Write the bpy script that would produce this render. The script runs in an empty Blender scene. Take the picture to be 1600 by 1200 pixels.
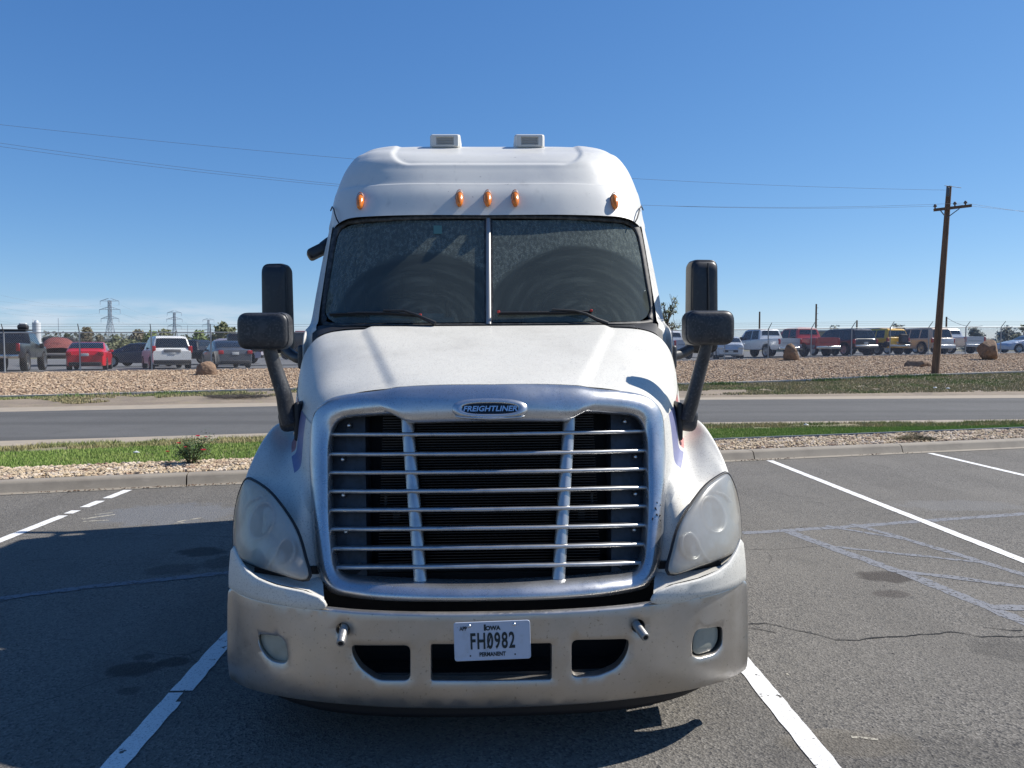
import bpy, bmesh, math, random
import numpy as np
from mathutils import Vector, Matrix, Euler, noise
from mathutils.geometry import delaunay_2d_cdt

R = math.radians
random.seed(7)
rng = np.random.default_rng(11)
scene = bpy.context.scene
COL = scene.collection

# ------------------------------------------------------------------ camera
CAM = Vector((0.0, 0.0, 1.68))
YAW, PITCH = R(1.909), R(2.624)
FPX = 1200.0
fwd = Vector((math.sin(YAW)*math.cos(PITCH), math.cos(YAW)*math.cos(PITCH), -math.sin(PITCH)))
rgt = Vector((math.cos(YAW), -math.sin(YAW), 0.0))
upv = rgt.cross(fwd)
cd = bpy.data.cameras.new("camera")
cam = bpy.data.objects.new("camera", cd)
COL.objects.link(cam)
cd.sensor_width = 36.0
cd.sensor_fit = 'HORIZONTAL'
cd.lens = 36.0 * FPX / 1600.0
cd.clip_start = 0.05
cd.clip_end = 12000
mrot = Matrix((rgt, upv, -fwd)).transposed()
cam.matrix_world = Matrix.Translation(CAM) @ mrot.to_4x4()
scene.camera = cam

# ------------------------------------------------------------------ light
SUN_EL, SUN_AZ = R(44.5), R(17.0)          # azimuth measured from +X towards +Y
S = Vector((math.cos(SUN_EL)*math.cos(SUN_AZ), math.cos(SUN_EL)*math.sin(SUN_AZ), math.sin(SUN_EL)))
world = bpy.data.worlds.new("World")
scene.world = world
world.use_nodes = True
wn = world.node_tree
wn.nodes.clear()
w_out = wn.nodes.new('ShaderNodeOutputWorld')
w_bg = wn.nodes.new('ShaderNodeBackground')
w_sky = wn.nodes.new('ShaderNodeTexSky')
w_sky.sky_type = 'NISHITA'
w_sky.sun_disc = False
w_sky.sun_elevation = SUN_EL
w_sky.sun_rotation = math.pi/2 - SUN_AZ
w_sky.altitude = 1600
w_sky.air_density = 1.0
w_sky.dust_density = 0.3
w_sky.ozone_density = 5.0
w_bg.inputs['Strength'].default_value = 0.08
# thin low clouds near the horizon
w_tc = wn.nodes.new('ShaderNodeTexCoord')
w_sep = wn.nodes.new('ShaderNodeSeparateXYZ')
wn.links.new(w_tc.outputs['Generated'], w_sep.inputs[0])
w_map = wn.nodes.new('ShaderNodeMapping')
w_map.inputs['Scale'].default_value = (7, 7, 42)
wn.links.new(w_tc.outputs['Generated'], w_map.inputs[0])
w_noi = wn.nodes.new('ShaderNodeTexNoise')
w_noi.inputs['Scale'].default_value = 1.6
w_noi.inputs['Detail'].default_value = 7
w_noi.inputs['Roughness'].default_value = 0.55
wn.links.new(w_map.outputs[0], w_noi.inputs['Vector'])
def w_range(sock, a, b, c, d):
    m = wn.nodes.new('ShaderNodeMapRange')
    m.interpolation_type = 'SMOOTHSTEP'
    for i, v in enumerate((a, b, c, d)):
        m.inputs[1+i].default_value = v
    wn.links.new(sock, m.inputs[0])
    return m.outputs[0]
def w_math(op, a, b):
    m = wn.nodes.new('ShaderNodeMath'); m.operation = op
    for i, v in enumerate((a, b)):
        if isinstance(v, (int, float)): m.inputs[i].default_value = v
        else: wn.links.new(v, m.inputs[i])
    return m.outputs[0]
m1 = w_range(w_noi.outputs['Fac'], 0.42, 0.66, 0, 1)
m2 = w_range(w_sep.outputs['Z'], 0.012, 0.026, 0, 1)
m3 = w_range(w_sep.outputs['Z'], 0.040, 0.064, 1, 0)
m4 = w_range(w_sep.outputs['X'], -0.36, -0.08, 1, 0)
cl = w_math('MULTIPLY', w_math('MULTIPLY', m1, m2), w_math('MULTIPLY', m3, m4))
cl = w_math('MULTIPLY', cl, 0.4)
w_mix = wn.nodes.new('ShaderNodeMix'); w_mix.data_type = 'RGBA'
wn.links.new(cl, w_mix.inputs[0])
# gentle per-channel grade of the clear sky (deeper overhead, paler blue low down)
w_sc = wn.nodes.new('ShaderNodeSeparateColor'); wn.links.new(w_sky.outputs[0], w_sc.inputs[0])
w_cc = wn.nodes.new('ShaderNodeCombineColor')
for i_, (k_, g_) in enumerate(((1.02, 1.08), (0.95, 0.84), (1.03, 0.62))):
    wn.links.new(w_math('MULTIPLY', w_math('POWER', w_math('MULTIPLY', w_sc.outputs[i_], 0.1), g_), k_/0.109), w_cc.inputs[i_])
wn.links.new(w_cc.outputs[0], w_mix.inputs[6])
w_mix.inputs[7].default_value = (7.2, 7.6, 8.4, 1)
wn.links.new(w_mix.outputs[2], w_bg.inputs['Color'])
wn.links.new(w_bg.outputs[0], w_out.inputs[0])

sl = bpy.data.lights.new("sun", 'SUN')
sl.energy = 5.0
sl.angle = R(0.55)
sl.color = (1.0, 0.955, 0.89)
sun = bpy.data.objects.new("sun", sl)
sun.rotation_euler = (-S).to_track_quat('-Z', 'Y').to_euler()
COL.objects.link(sun)

scene.view_settings.view_transform = 'Standard'
scene.view_settings.look = 'None'
scene.view_settings.exposure = 0.45
scene.view_settings.gamma = 1.0
scene.view_settings.use_curve_mapping = False

# ------------------------------------------------------------------ measuring helpers
def W(px, py, y):
    """world point seen at photo pixel (px,py) at distance y along +Y"""
    d = fwd + rgt*((px-800)/FPX) + upv*((600-py)/FPX)
    return CAM + d*(y/d.y)
def GP(px, py, z=0.0):
    d = fwd + rgt*((px-800)/FPX) + upv*((600-py)/FPX)
    return CAM + d*((z-CAM.z)/d.z)

# ------------------------------------------------------------------ object helpers
def tag(o, label=None, cat=None, group=None, kind=None):
    if label: o["label"] = label
    if cat: o["category"] = cat
    if group: o["group"] = group
    if kind: o["kind"] = kind
    return o
def empty(name, loc=(0, 0, 0), rz=0.0):
    o = bpy.data.objects.new(name, None)
    o.location = loc; o.rotation_euler = (0, 0, rz)
    o.empty_display_size = 0.3
    COL.objects.link(o)
    return o
def local_m(o):
    m = Matrix.Translation(o.location) @ o.rotation_euler.to_matrix().to_4x4()
    if o.parent: m = local_m(o.parent) @ o.matrix_parent_inverse @ m
    return m
def link(name, me, parent=None, keep=True):
    o = bpy.data.objects.new(name, me)
    COL.objects.link(o)
    if parent is not None:
        o.parent = parent
        if keep: o.matrix_parent_inverse = local_m(parent).inverted()
    return o
def copy_tree(o, parent=None, top=True):
    c = o.copy(); COL.objects.link(c)
    if not top: c.parent = parent
    for ch in o.children: copy_tree(ch, c, False)
    return c

class MB:
    def __init__(s):
        s.v = []; s.f = []; s.mi = []; s.sm = []
    def add(s, vs, fs, mi=0, smooth=False):
        b = len(s.v)
        s.v.extend([tuple(p) for p in vs])
        for f in fs:
            s.f.append(tuple(i+b for i in f)); s.mi.append(mi); s.sm.append(smooth)
    def box(s, c, size, rot=None, mi=0, bev=0.0):
        hx, hy, hz = size[0]/2, size[1]/2, size[2]/2
        if bev > 0:
            bm = bmesh.new(); bmesh.ops.create_cube(bm, size=1)
            for v in bm.verts: v.co = Vector((v.co.x*2*hx, v.co.y*2*hy, v.co.z*2*hz))
            bmesh.ops.bevel(bm, geom=list(bm.edges), offset=bev, segments=3, profile=0.5, affect='EDGES')
            vs = [v.co.copy() for v in bm.verts]; bm.verts.index_update()
            fs = [[v.index for v in f.verts] for f in bm.faces]; bm.free(); sm = True
        else:
            vs = [Vector((x*hx, y*hy, z*hz)) for x in (-1, 1) for y in (-1, 1) for z in (-1, 1)]
            fs = [(0, 1, 3, 2), (4, 6, 7, 5), (0, 4, 5, 1), (2, 3, 7, 6), (0, 2, 6, 4), (1, 5, 7, 3)]; sm = False
        m = Euler(rot).to_matrix() if rot else Matrix.Identity(3)
        s.add([m @ v + Vector(c) for v in vs], fs, mi, sm)
        return s
    def cyl(s, p0, p1, r0, r1=None, n=12, mi=0, cap=True, smooth=True):
        p0 = Vector(p0); p1 = Vector(p1)
        if r1 is None: r1 = r0
        d = (p1-p0).normalized()
        a = d.orthogonal().normalized(); b = d.cross(a)
        vs = []
        for p, r in ((p0, r0), (p1, r1)):
            for i in range(n):
                t = 2*math.pi*i/n
                vs.append(p + a*(r*math.cos(t)) + b*(r*math.sin(t)))
        s.add(vs, [(i, (i+1) % n, n+(i+1) % n, n+i) for i in range(n)], mi, smooth)
        if cap:
            s.add(vs[:n], [tuple(range(n))[::-1]], mi); s.add(vs[n:], [tuple(range(n))], mi)
        return s
    def tube(s, pts, rads, n=10, mi=0, flat=1.0, cap=True):
        pts = [Vector(p) for p in pts]
        if not hasattr(rads, '__len__'): rads = [rads]*len(pts)
        prev = None; vs = []
        for i, p in enumerate(pts):
            d = (pts[min(i+1, len(pts)-1)] - pts[max(i-1, 0)]).normalized()
            a = d.orthogonal().normalized() if prev is None else (prev - d*prev.dot(d)).normalized()
            prev = a; b = d.cross(a)
            for k in range(n):
                t = 2*math.pi*k/n
                vs.append(p + a*(rads[i]*math.cos(t)) + b*(rads[i]*flat*math.sin(t)))
        fs = []
        for i in range(len(pts)-1):
            for k in range(n):
                fs.append((i*n+k, i*n+(k+1) % n, (i+1)*n+(k+1) % n, (i+1)*n+k))
        s.add(vs, fs, mi, True)
        if cap:
            s.add(vs[:n], [tuple(range(n))[::-1]], mi); s.add(vs[-n:], [tuple(range(n))], mi)
        return s
    def lathe(s, prof, c, axis, n=24, mi=0):
        """prof: (radius, along) pairs; closed at both ends when radius 0"""
        c = Vector(c); ax = Vector(axis).normalized(); a = ax.orthogonal().normalized(); b = ax.cross(a)
        vs = []
        for r, h in prof:
            for k in range(n):
                t = 2*math.pi*k/n
                vs.append(c + ax*h + a*(r*math.cos(t)) + b*(r*math.sin(t)))
        fs = []
        for i in range(len(prof)-1):
            for k in range(n):
                fs.append((i*n+k, i*n+(k+1) % n, (i+1)*n+(k+1) % n, (i+1)*n+k))
        s.add(vs, fs, mi, True)
        return s
    def grid(s, rows, mi=0, smooth=True, closed=False):
        n = len(rows[0]); vs = [p for r in rows for p in r]; fs = []
        for i in range(len(rows)-1):
            for k in range(n if closed else n-1):
                fs.append((i*n+k, i*n+(k+1) % n, (i+1)*n+(k+1) % n, (i+1)*n+k))
        s.add(vs, fs, mi, smooth)
        return s
    def build(s, name, mats, parent=None, keep=True, weld=0.0, auto=None):
        me = bpy.data.meshes.new(name)
        me.from_pydata([tuple(p) for p in s.v], [], s.f)
        if not isinstance(mats, (list, tuple)): mats = [mats]
        for m in mats: me.materials.append(m)
        me.polygons.foreach_set('material_index', s.mi)
        me.polygons.foreach_set('use_smooth', s.sm)
        bm = bmesh.new(); bm.from_mesh(me)
        if weld > 0: bmesh.ops.remove_doubles(bm, verts=bm.verts, dist=weld)
        if auto is not None or weld > 0:
            bmesh.ops.recalc_face_normals(bm, faces=bm.faces)
        if auto is not None:
            for e in bm.edges:
                if len(e.link_faces) == 2 and e.calc_face_angle(0) > R(auto): e.smooth = False
        bm.to_mesh(me); bm.free(); me.update()
        return link(name, me, parent, keep)

def mesh_np(name, verts, faces, mats, parent=None, smooth=False, mi=None):
    """fast mesh from numpy arrays; faces (n,k)"""
    me = bpy.data.meshes.new(name)
    k = faces.shape[1]
    me.vertices.add(len(verts)); me.vertices.foreach_set('co', np.ascontiguousarray(verts, dtype=np.float32).ravel())
    me.loops.add(faces.size); me.loops.foreach_set('vertex_index', faces.astype(np.int32).ravel())
    me.polygons.add(len(faces)); me.polygons.foreach_set('loop_start', np.arange(0, faces.size, k, dtype=np.int32))
    me.polygons.foreach_set('loop_total', np.full(len(faces), k, dtype=np.int32))
    if not isinstance(mats, (list, tuple)): mats = [mats]
    for m in mats: me.materials.append(m)
    if mi is not None: me.polygons.foreach_set('material_index', mi.astype(np.int32))
    me.polygons.foreach_set('use_smooth', np.full(len(faces), smooth))
    me.update(calc_edges=True)
    return link(name, me, parent)

def crom(p0, p1, p2, p3, t):
    return 0.5*((2*p1) + (p2-p0)*t + (2*p0-5*p1+4*p2-p3)*t*t + (3*p1-p0-3*p2+p3)*t*t*t)
def spline(pts, n, closed=False):
    pts = [Vector(p) for p in pts]; m = len(pts); out = []
    def g(i):
        if closed: return pts[i % m]
        if i < 0: return 2*pts[0]-pts[1]
        if i >= m: return 2*pts[-1]-pts[-2]
        return pts[i]
    for i in range(m if closed else m-1):
        for k in range(n): out.append(crom(g(i-1), g(i), g(i+1), g(i+2), k/n))
    if not closed: out.append(pts[-1].copy())
    return out
def patch(rows, nu, nv):
    rr = [spline(r, nu) for r in rows]
    cols = [spline([r[i] for r in rr], nv) for i in range(len(rr[0]))]
    return [[c[j] for c in cols] for j in range(len(cols[0]))]

# ------------------------------------------------------------------ materials
def mat(name, base, rough=0.6, metal=0.0, layers=(), bump=None, spec=0.5, coat=0.0, rough_layers=(), coord='Object', coat_rough=0.1):
    """layers: (noise scale, colour, lo, hi[, detail[, kind]])"""
    m = bpy.data.materials.new(name); m.use_nodes = True
    nt = m.node_tree; b = nt.nodes['Principled BSDF']
    b.inputs['Base Color'].default_value = (*base, 1)
    b.inputs['Roughness'].default_value = rough
    b.inputs['Metallic'].default_value = metal
    b.inputs['Specular IOR Level'].default_value = spec
    b.inputs['Coat Weight'].default_value = coat
    b.inputs['Coat Roughness'].default_value = coat_rough
    tc = nt.nodes.new('ShaderNodeTexCoord')
    def fac(l):
        kind = l[5] if len(l) > 5 else 'noise'
        src = tc.outputs[coord]
        if len(l) > 6:
            mp = nt.nodes.new('ShaderNodeMapping'); mp.inputs['Scale'].default_value = l[6]
            nt.links.new(src, mp.inputs[0]); src = mp.outputs[0]
        if kind == 'noise':
            n = nt.nodes.new('ShaderNodeTexNoise'); n.inputs['Scale'].default_value = l[0]
            n.inputs['Detail'].default_value = l[4] if len(l) > 4 else 4
            n.inputs['Roughness'].default_value = 0.6
            o = n.outputs['Fac']
        else:
            n = nt.nodes.new('ShaderNodeTexVoronoi'); n.inputs['Scale'].default_value = l[0]
            if kind == 'cell':
                s2 = nt.nodes.new('ShaderNodeSeparateColor'); nt.links.new(n.outputs['Color'], s2.inputs[0]); o = s2.outputs[0]
            else: o = n.outputs['Distance']
        nt.links.new(src, n.inputs['Vector'])
        r = nt.nodes.new('ShaderNodeMapRange'); r.interpolation_type = 'SMOOTHSTEP'
        r.inputs[1].default_value = l[2]; r.inputs[2].default_value = l[3]
        nt.links.new(o, r.inputs[0])
        return r.outputs[0]
    cur = None
    for l in layers:
        mx = nt.nodes.new('ShaderNodeMix'); mx.data_type = 'RGBA'
        nt.links.new(fac(l), mx.inputs[0])
        if cur is None: mx.inputs[6].default_value = (*base, 1)
        else: nt.links.new(cur, mx.inputs[6])
        mx.inputs[7].default_value = (*l[1], 1)
        cur = mx.outputs[2]
    if cur is not None: nt.links.new(cur, b.inputs['Base Color'])
    if rough_layers:
        cur2 = None
        for l in rough_layers:     # (scale, value, lo, hi, detail)
            mx = nt.nodes.new('ShaderNodeMix')
            nt.links.new(fac(l), mx.inputs[0])
            if cur2 is None: mx.inputs[2].default_value = rough
            else: nt.links.new(cur2, mx.inputs[2])
            mx.inputs[3].default_value = l[1]
            cur2 = mx.outputs[0]
        nt.links.new(cur2, b.inputs['Roughness'])
    if bump:
        n = nt.nodes.new('ShaderNodeTexNoise'); n.inputs['Scale'].default_value = bump[0]; n.inputs['Detail'].default_value = 5
        nt.links.new(tc.outputs[coord], n.inputs['Vector'])
        bp = nt.nodes.new('ShaderNodeBump'); bp.inputs['Strength'].default_value = bump[1]; bp.inputs['Distance'].default_value = bump[2]
        nt.links.new(n.outputs['Fac'], bp.inputs['Height'])
        nt.links.new(bp.outputs[0], b.inputs['Normal'])
    m['bsdf'] = b.name
    return m

M = {}
M['paint'] = mat('dusty_white_paint', (0.62, 0.60, 0.535), 0.50, coat=0.08, coat_rough=0.3,
    layers=[(3.0, (0.55, 0.53, 0.47), 0.45, 0.75, 6), (150, (0.37, 0.355, 0.32), 0.53, 0.70, 3), (9, (0.49, 0.475, 0.43), 0.60, 0.80, 8, 'noise', (1, 0.35, 1))],
    rough_layers=[(40, 0.65, 0.45, 0.7, 4)])
M['roof_paint'] = mat('roof_white_paint', (0.64, 0.625, 0.57), 0.45, coat=0.08, coat_rough=0.3,
    layers=[(2.5, (0.56, 0.55, 0.52), 0.45, 0.75, 6), (28, (0.36, 0.35, 0.33), 0.72, 0.78, 2), (16, (0.52, 0.51, 0.47), 0.55, 0.8, 6, 'noise', (1, 1, 0.15))])
M['chrome'] = mat('dusty_chrome', (0.56, 0.565, 0.57), 0.24, 0.86,
    layers=[(5, (0.46, 0.46, 0.455), 0.42, 0.75, 8), (140, (0.38, 0.38, 0.37), 0.50, 0.75, 5)],
    rough_layers=[(4, 0.38, 0.36, 0.7, 6)])
M['slat_chrome'] = mat('slat_metal', (0.50, 0.50, 0.495), 0.36, 0.82, layers=[(14, (0.38, 0.385, 0.39), 0.45, 0.7, 5)])
def bumper_mat():
    m = mat('dirty_bumper_chrome', (0.50, 0.475, 0.44), 0.34, 0.90,
        layers=[(7, (0.46, 0.43, 0.385), 0.42, 0.70, 9), (2.2, (0.47, 0.435, 0.38), 0.45, 0.7, 6), (75, (0.30, 0.27, 0.23), 0.60, 0.72, 5), (26, (0.10, 0.09, 0.08), 0.755, 0.79, 3)],
        rough_layers=[(6, 0.44, 0.40, 0.66, 7), (60, 0.5, 0.55, 0.7, 3)])
    return m
M['bumper'] = bumper_mat()
M['rubber'] = mat('black_rubber', (0.012, 0.012, 0.013), 0.55)
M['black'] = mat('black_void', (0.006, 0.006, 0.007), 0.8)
M['plastic'] = mat('black_plastic', (0.022, 0.023, 0.026), 0.45, layers=[(90, (0.085, 0.085, 0.085), 0.48, 0.75, 6), (12, (0.05, 0.05, 0.052), 0.45, 0.7, 5)], bump=(260, 0.25, 0.002))
M['cleanplastic'] = mat('smooth_black_plastic', (0.018, 0.019, 0.022), 0.4, layers=[(30, (0.035, 0.036, 0.038), 0.5, 0.8, 4)])
M['grille_back'] = mat('grille_panel', (0.035, 0.042, 0.055), 0.6, layers=[(30, (0.02, 0.024, 0.03), 0.4, 0.7, 5)])
M['bolt'] = mat('bright_bolt', (0.7, 0.7, 0.68), 0.3, 1.0)
M['amber'] = mat('amber_lens', (0.75, 0.20, 0.012), 0.22, coat=0.4, layers=[(60, (0.45, 0.10, 0.01), 0.5, 0.7, 3)])
M['amber_base'] = mat('amber_lens_edge', (0.20, 0.05, 0.012), 0.5)
M['interior'] = mat('cab_interior', (0.035, 0.04, 0.042), 0.8)
M['dash'] = mat('dashboard', (0.10, 0.135, 0.13), 0.7)
M['cream'] = mat('interior_trim', (0.17, 0.20, 0.15), 0.8)
M['bag'] = mat('dark_cloth', (0.03, 0.032, 0.035), 0.9)
M['plate'] = mat('plate_white', (0.46, 0.51, 0.60), 0.45, layers=[(25, (0.40, 0.44, 0.50), 0.5, 0.75, 5), (90, (0.3, 0.3, 0.3), 0.70, 0.76, 2)])
M['ink'] = mat('plate_ink', (0.008, 0.02, 0.025), 0.6)
M['logo'] = mat('badge_letters', (0.62, 0.66, 0.72), 0.25, 0.8)
M['badge_black'] = mat('badge_black', (0.006, 0.007, 0.010), 0.3)
M['red_stripe'] = mat('faded_red_stripe', (0.42, 0.085, 0.07), 0.55, layers=[(20, (0.5, 0.2, 0.17), 0.5, 0.8, 4)])
M['blue_stripe'] = mat('faded_blue_stripe', (0.13, 0.14, 0.26), 0.55, layers=[(20, (0.2, 0.2, 0.3), 0.5, 0.8, 4)])
M['red_tip'] = mat('red_tip', (0.5, 0.03, 0.02), 0.5)
M['tyre'] = mat('tyre_rubber', (0.017, 0.017, 0.017), 0.8)
M['rim'] = mat('wheel_rim', (0.35, 0.36, 0.37), 0.35, 0.9)
M['seal'] = mat('rubber_gasket', (0.018, 0.018, 0.018), 0.6, layers=[(30, (0.075, 0.072, 0.066), 0.42, 0.7, 5)])
M['divider'] = mat('metal_divider', (0.32, 0.31, 0.29), 0.4, 0.6)
M['decal'] = mat('teal_decal', (0.10, 0.20, 0.17), 0.6)
M['foglens'] = mat('hazy_fog_lens', (0.30, 0.31, 0.26), 0.35, coat=0.5, layers=[(12, (0.24, 0.25, 0.2), 0.4, 0.7, 4)])
M['reflector'] = mat('lamp_reflector', (0.60, 0.60, 0.58), 0.28, 0.85)
M['bowl'] = mat('dull_reflector_bowl', (0.16, 0.165, 0.17), 0.35, 0.6)
M['bowl_rim'] = mat('bright_reflector_rim', (0.85, 0.85, 0.83), 0.35, 0.3)
M['scuff'] = mat('black_scuff', (0.02, 0.02, 0.022), 0.7)
M['steel'] = mat('pin_steel', (0.30, 0.29, 0.27), 0.45, 0.6, layers=[(40, (0.5, 0.48, 0.42), 0.5, 0.7, 4)])
# ================================================================== GROUND
class PL:
    """boundary polyline y(x), z(x), linear beyond its ends"""
    def __init__(s, pts):
        pts = sorted(pts); s.x = np.array([p[0] for p in pts]); s.yv = np.array([p[1] for p in pts]); s.zv = np.array([p[2] for p in pts])
    def _e(s, x, v, flat=False):
        x = np.asarray(x, float); r = np.interp(x, s.x, v)
        if flat: return r
        k0 = (v[1]-v[0])/(s.x[1]-s.x[0]); k1 = (v[-1]-v[-2])/(s.x[-1]-s.x[-2])
        r = np.where(x < s.x[0], v[0]+k0*(x-s.x[0]), r); return np.where(x > s.x[-1], v[-1]+k1*(x-s.x[-1]), r)
    def y(s, x): return s._e(x, s.yv)
    def z(s, x): return s._e(x, s.zv, True)
def pix(*pts):
    return PL([tuple(W(px, py, Y)) if Y is not None else tuple(GP(px, py, z)) for px, py, Y, z in pts])
class LN(PL):
    def __init__(s, a, b, z): s.x = np.array([-60., 80.]); s.yv = a+b*s.x; s.zv = np.array([z, z])
CURB0 = LN(10.32, 0.25, 0.0)
B1 = LN(10.66, 0.25, 0.125)
B2 = LN(11.72, 0.262, 0.125)
B3 = pix((0,708,None,.125),(450,690,None,.125),(1110,671,None,.125),(1600,666.5,None,.125))
B4 = pix((0,697,None,.10),(430,682,None,.10),(1100,663.5,None,.10),(1600,658,None,.10))
B5 = pix((0,689,None,.045),(410,677,None,.045),(1100,660,None,.045),(1600,655,None,.045))
B6 = pix((0,643.5,None,.045),(430,634.6,None,.045),(1100,624.5,None,.045),(1600,621.7,None,.045))
B7 = pix((0,637,None,.05),(430,629,None,.05),(1100,621,None,.05),(1600,617,None,.06))
B8 = pix((0,622,24.5,0),(430,610,27,0),(1100,601,30,0),(1250,596,31,0),(1350,590.7,32,0),(1600,582,34,0))
B9 = pix((0,583.5,36,0),(125,581,37,0),(430,576.5,39.4,0),(1100,564,46,0),(1350,557,49,0),(1600,552.5,52.5,0))
FD = Vector((0.964, 0.266, 0)); FNv = Vector((-0.266, 0.964, 0))
def shifted(pl, d, dz=0):
    return PL([(x+FNv.x*d, y+FNv.y*d, z+dz) for x, y, z in zip(pl.x, pl.yv, pl.zv)])
B10 = shifted(B9, 62, -0.05)

def strip(name, a, b, m, x0=-90, x1=130, step=1.0, n=4, dz=0.0, wig=0.0, kind='structure', label=None):
    xs = np.arange(x0, x1+0.01, step); rows = []
    for j in range(n+1):
        t = j/n
        r = []
        for x in xs:
            o = noise.noise(Vector((x*0.8, j*3.1, 5)))*wig if wig else 0
            r.append(((x), float(a.y(x)*(1-t)+b.y(x)*t)+o, float(a.z(x)*(1-t)+b.z(x)*t)+dz))
        rows.append(r)
    mb = MB(); mb.grid(rows, smooth=True)
    o = mb.build(name, m); tag(o, kind=kind)
    return o

# --- materials for the setting
def asphalt(name, base, light, dark, crack=False, stains=(), wear=None):
    m = bpy.data.materials.new(name); m.use_nodes = True; nt = m.node_tree; b = nt.nodes['Principled BSDF']; L = nt.links
    tc = nt.nodes.new('ShaderNodeTexCoord'); src = tc.outputs['Object']
    def noi(sc, det=3, rough=0.6, mp=None):
        s_ = src
        if mp:
            q = nt.nodes.new('ShaderNodeMapping'); q.inputs['Scale'].default_value = mp; L.new(src, q.inputs[0]); s_ = q.outputs[0]
        n = nt.nodes.new('ShaderNodeTexNoise'); n.inputs['Scale'].default_value = sc; n.inputs['Detail'].default_value = det; n.inputs['Roughness'].default_value = rough
        L.new(s_, n.inputs['Vector']); return n.outputs['Fac']
    def rg(s_, a, c_, d=0.0, e=1.0):
        n = nt.nodes.new('ShaderNodeMapRange'); n.interpolation_type = 'SMOOTHSTEP'
        for i, v in enumerate((a, c_, d, e)): n.inputs[1+i].default_value = v
        L.new(s_, n.inputs[0]); return n.outputs[0]
    def mix(f, c1, c2):
        n = nt.nodes.new('ShaderNodeMix'); n.data_type = 'RGBA'; L.new(f, n.inputs[0])
        for i, c_ in ((6, c1), (7, c2)):
            if isinstance(c_, tuple): n.inputs[i].default_value = (*c_, 1)
            else: L.new(c_, n.inputs[i])
        return n.outputs[2]
    def ma(op, a, b_):
        n = nt.nodes.new('ShaderNodeMath'); n.operation = op
        for i, v in enumerate((a, b_)):
            if isinstance(v, (int, float)): n.inputs[i].default_value = v
            else: L.new(v, n.inputs[i])
        return n.outputs[0]
    v1 = nt.nodes.new('ShaderNodeTexVoronoi'); v1.inputs['Scale'].default_value = 95; L.new(src, v1.inputs['Vector'])
    sc_ = nt.nodes.new('ShaderNodeSeparateColor'); L.new(v1.outputs['Color'], sc_.inputs[0])
    col = mix(rg(sc_.outputs[0], 0.45, 1.0), base, light)
    col = mix(rg(sc_.outputs[1], 0.66, 0.95), col, dark)
    col = mix(rg(noi(160, 2), 0.58, 0.68, 0, .8), col, dark)
    big = rg(noi(0.55, 6, 0.62), 0.35, 0.68)
    col = mix(ma('MULTIPLY', big, 0.40), col, tuple(c*1.30 for c in base))
    col = mix(ma('MULTIPLY', rg(noi(2.1, 7, 0.65), 0.52, 0.78), 0.5), col, tuple(c*0.66 for c in base))
    if wear: col = mix(ma('MULTIPLY', rg(noi(1.0, 3, 0.5, wear), 0.42, 0.62), 0.55 if wear[0] < 1 else 0.28), col, tuple(c*0.68 for c in base))
    sp = nt.nodes.new('ShaderNodeSeparateXYZ'); L.new(src, sp.inputs[0])
    edge = noi(6, 5)
    for (cx_, cy_, rx, ry, st, c_) in stains:
        dx = ma('DIVIDE', ma('SUBTRACT', sp.outputs['X'], cx_), rx); dy = ma('DIVIDE', ma('SUBTRACT', sp.outputs['Y'], cy_), ry)
        d = ma('ADD', ma('ADD', ma('MULTIPLY', dx, dx), ma('MULTIPLY', dy, dy)), ma('MULTIPLY', ma('SUBTRACT', edge, 0.5), 2.2))
        col = mix(ma('MULTIPLY', rg(d, 0.45, 1.2, 1.0, 0.0), st), col, c_)
    if crack:
        vv = nt.nodes.new('ShaderNodeTexVoronoi'); vv.feature = 'DISTANCE_TO_EDGE'; vv.inputs['Scale'].default_value = 0.42
        q = nt.nodes.new('ShaderNodeMix'); q.data_type = 'VECTOR'; q.inputs[0].default_value = 0.16
        n2 = nt.nodes.new('ShaderNodeTexNoise'); n2.inputs['Scale'].default_value = 2.2; n2.inputs['Detail'].default_value = 6; L.new(src, n2.inputs['Vector'])
        L.new(src, q.inputs[4]); L.new(n2.outputs['Color'], q.inputs[5]); L.new(q.outputs[1], vv.inputs['Vector'])
        f = ma('MULTIPLY', rg(vv.outputs['Distance'], 0.0, 0.0035, 1, 0), rg(noi(0.9, 3), 0.50, 0.60))
        col = mix(ma('MULTIPLY', f, 0.6), col, tuple(c*0.25 for c in base))
    L.new(col, b.inputs['Base Color']); b.inputs['Roughness'].default_value = 0.88; b.inputs['Specular IOR Level'].default_value = 0.3
    bp = nt.nodes.new('ShaderNodeBump'); bp.inputs['Strength'].default_value = 0.8; bp.inputs['Distance'].default_value = 0.006
    L.new(ma('ADD', v1.outputs['Distance'], ma('MULTIPLY', noi(300, 2), 0.5)), bp.inputs['Height']); L.new(bp.outputs[0], b.inputs['Normal'])
    return m
def st(px, py, rx, ry, s=0.7, c=(0.02, 0.018, 0.017)):
    p = GP(px, py); return (p.x, p.y, rx, ry, s, c)
M['lot'] = asphalt('parking_lot_asphalt', (0.140, 0.129, 0.111), (0.22, 0.204, 0.178), (0.055, 0.053, 0.051), True,
    [st(1387,901,.21,.16,.75,(0.035,0.027,0.022)), st(1394,928,.14,.09,.55,(0.04,0.03,0.026)), st(207,1046,.14,.10), st(270,1034,.09,.07), st(225,1026,.07,.05,.5), st(200,1080,.06,.05,.5),
     st(318,862,.22,.16), st(352,878,.2,.18,.5), st(270,890,.2,.18,.45), st(1575,1015,.2,.2,.35), st(1330,1160,.3,.12,.3,(0.20,0.17,0.12)), st(265,803,.75,.55,.5,(0.155,0.165,0.18)), st(1500,790,.7,.3,.3,(0.2,0.2,0.2)), st(1420,1180,.6,.2,.25)], wear=(1.3, 0.09, 1))
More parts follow.
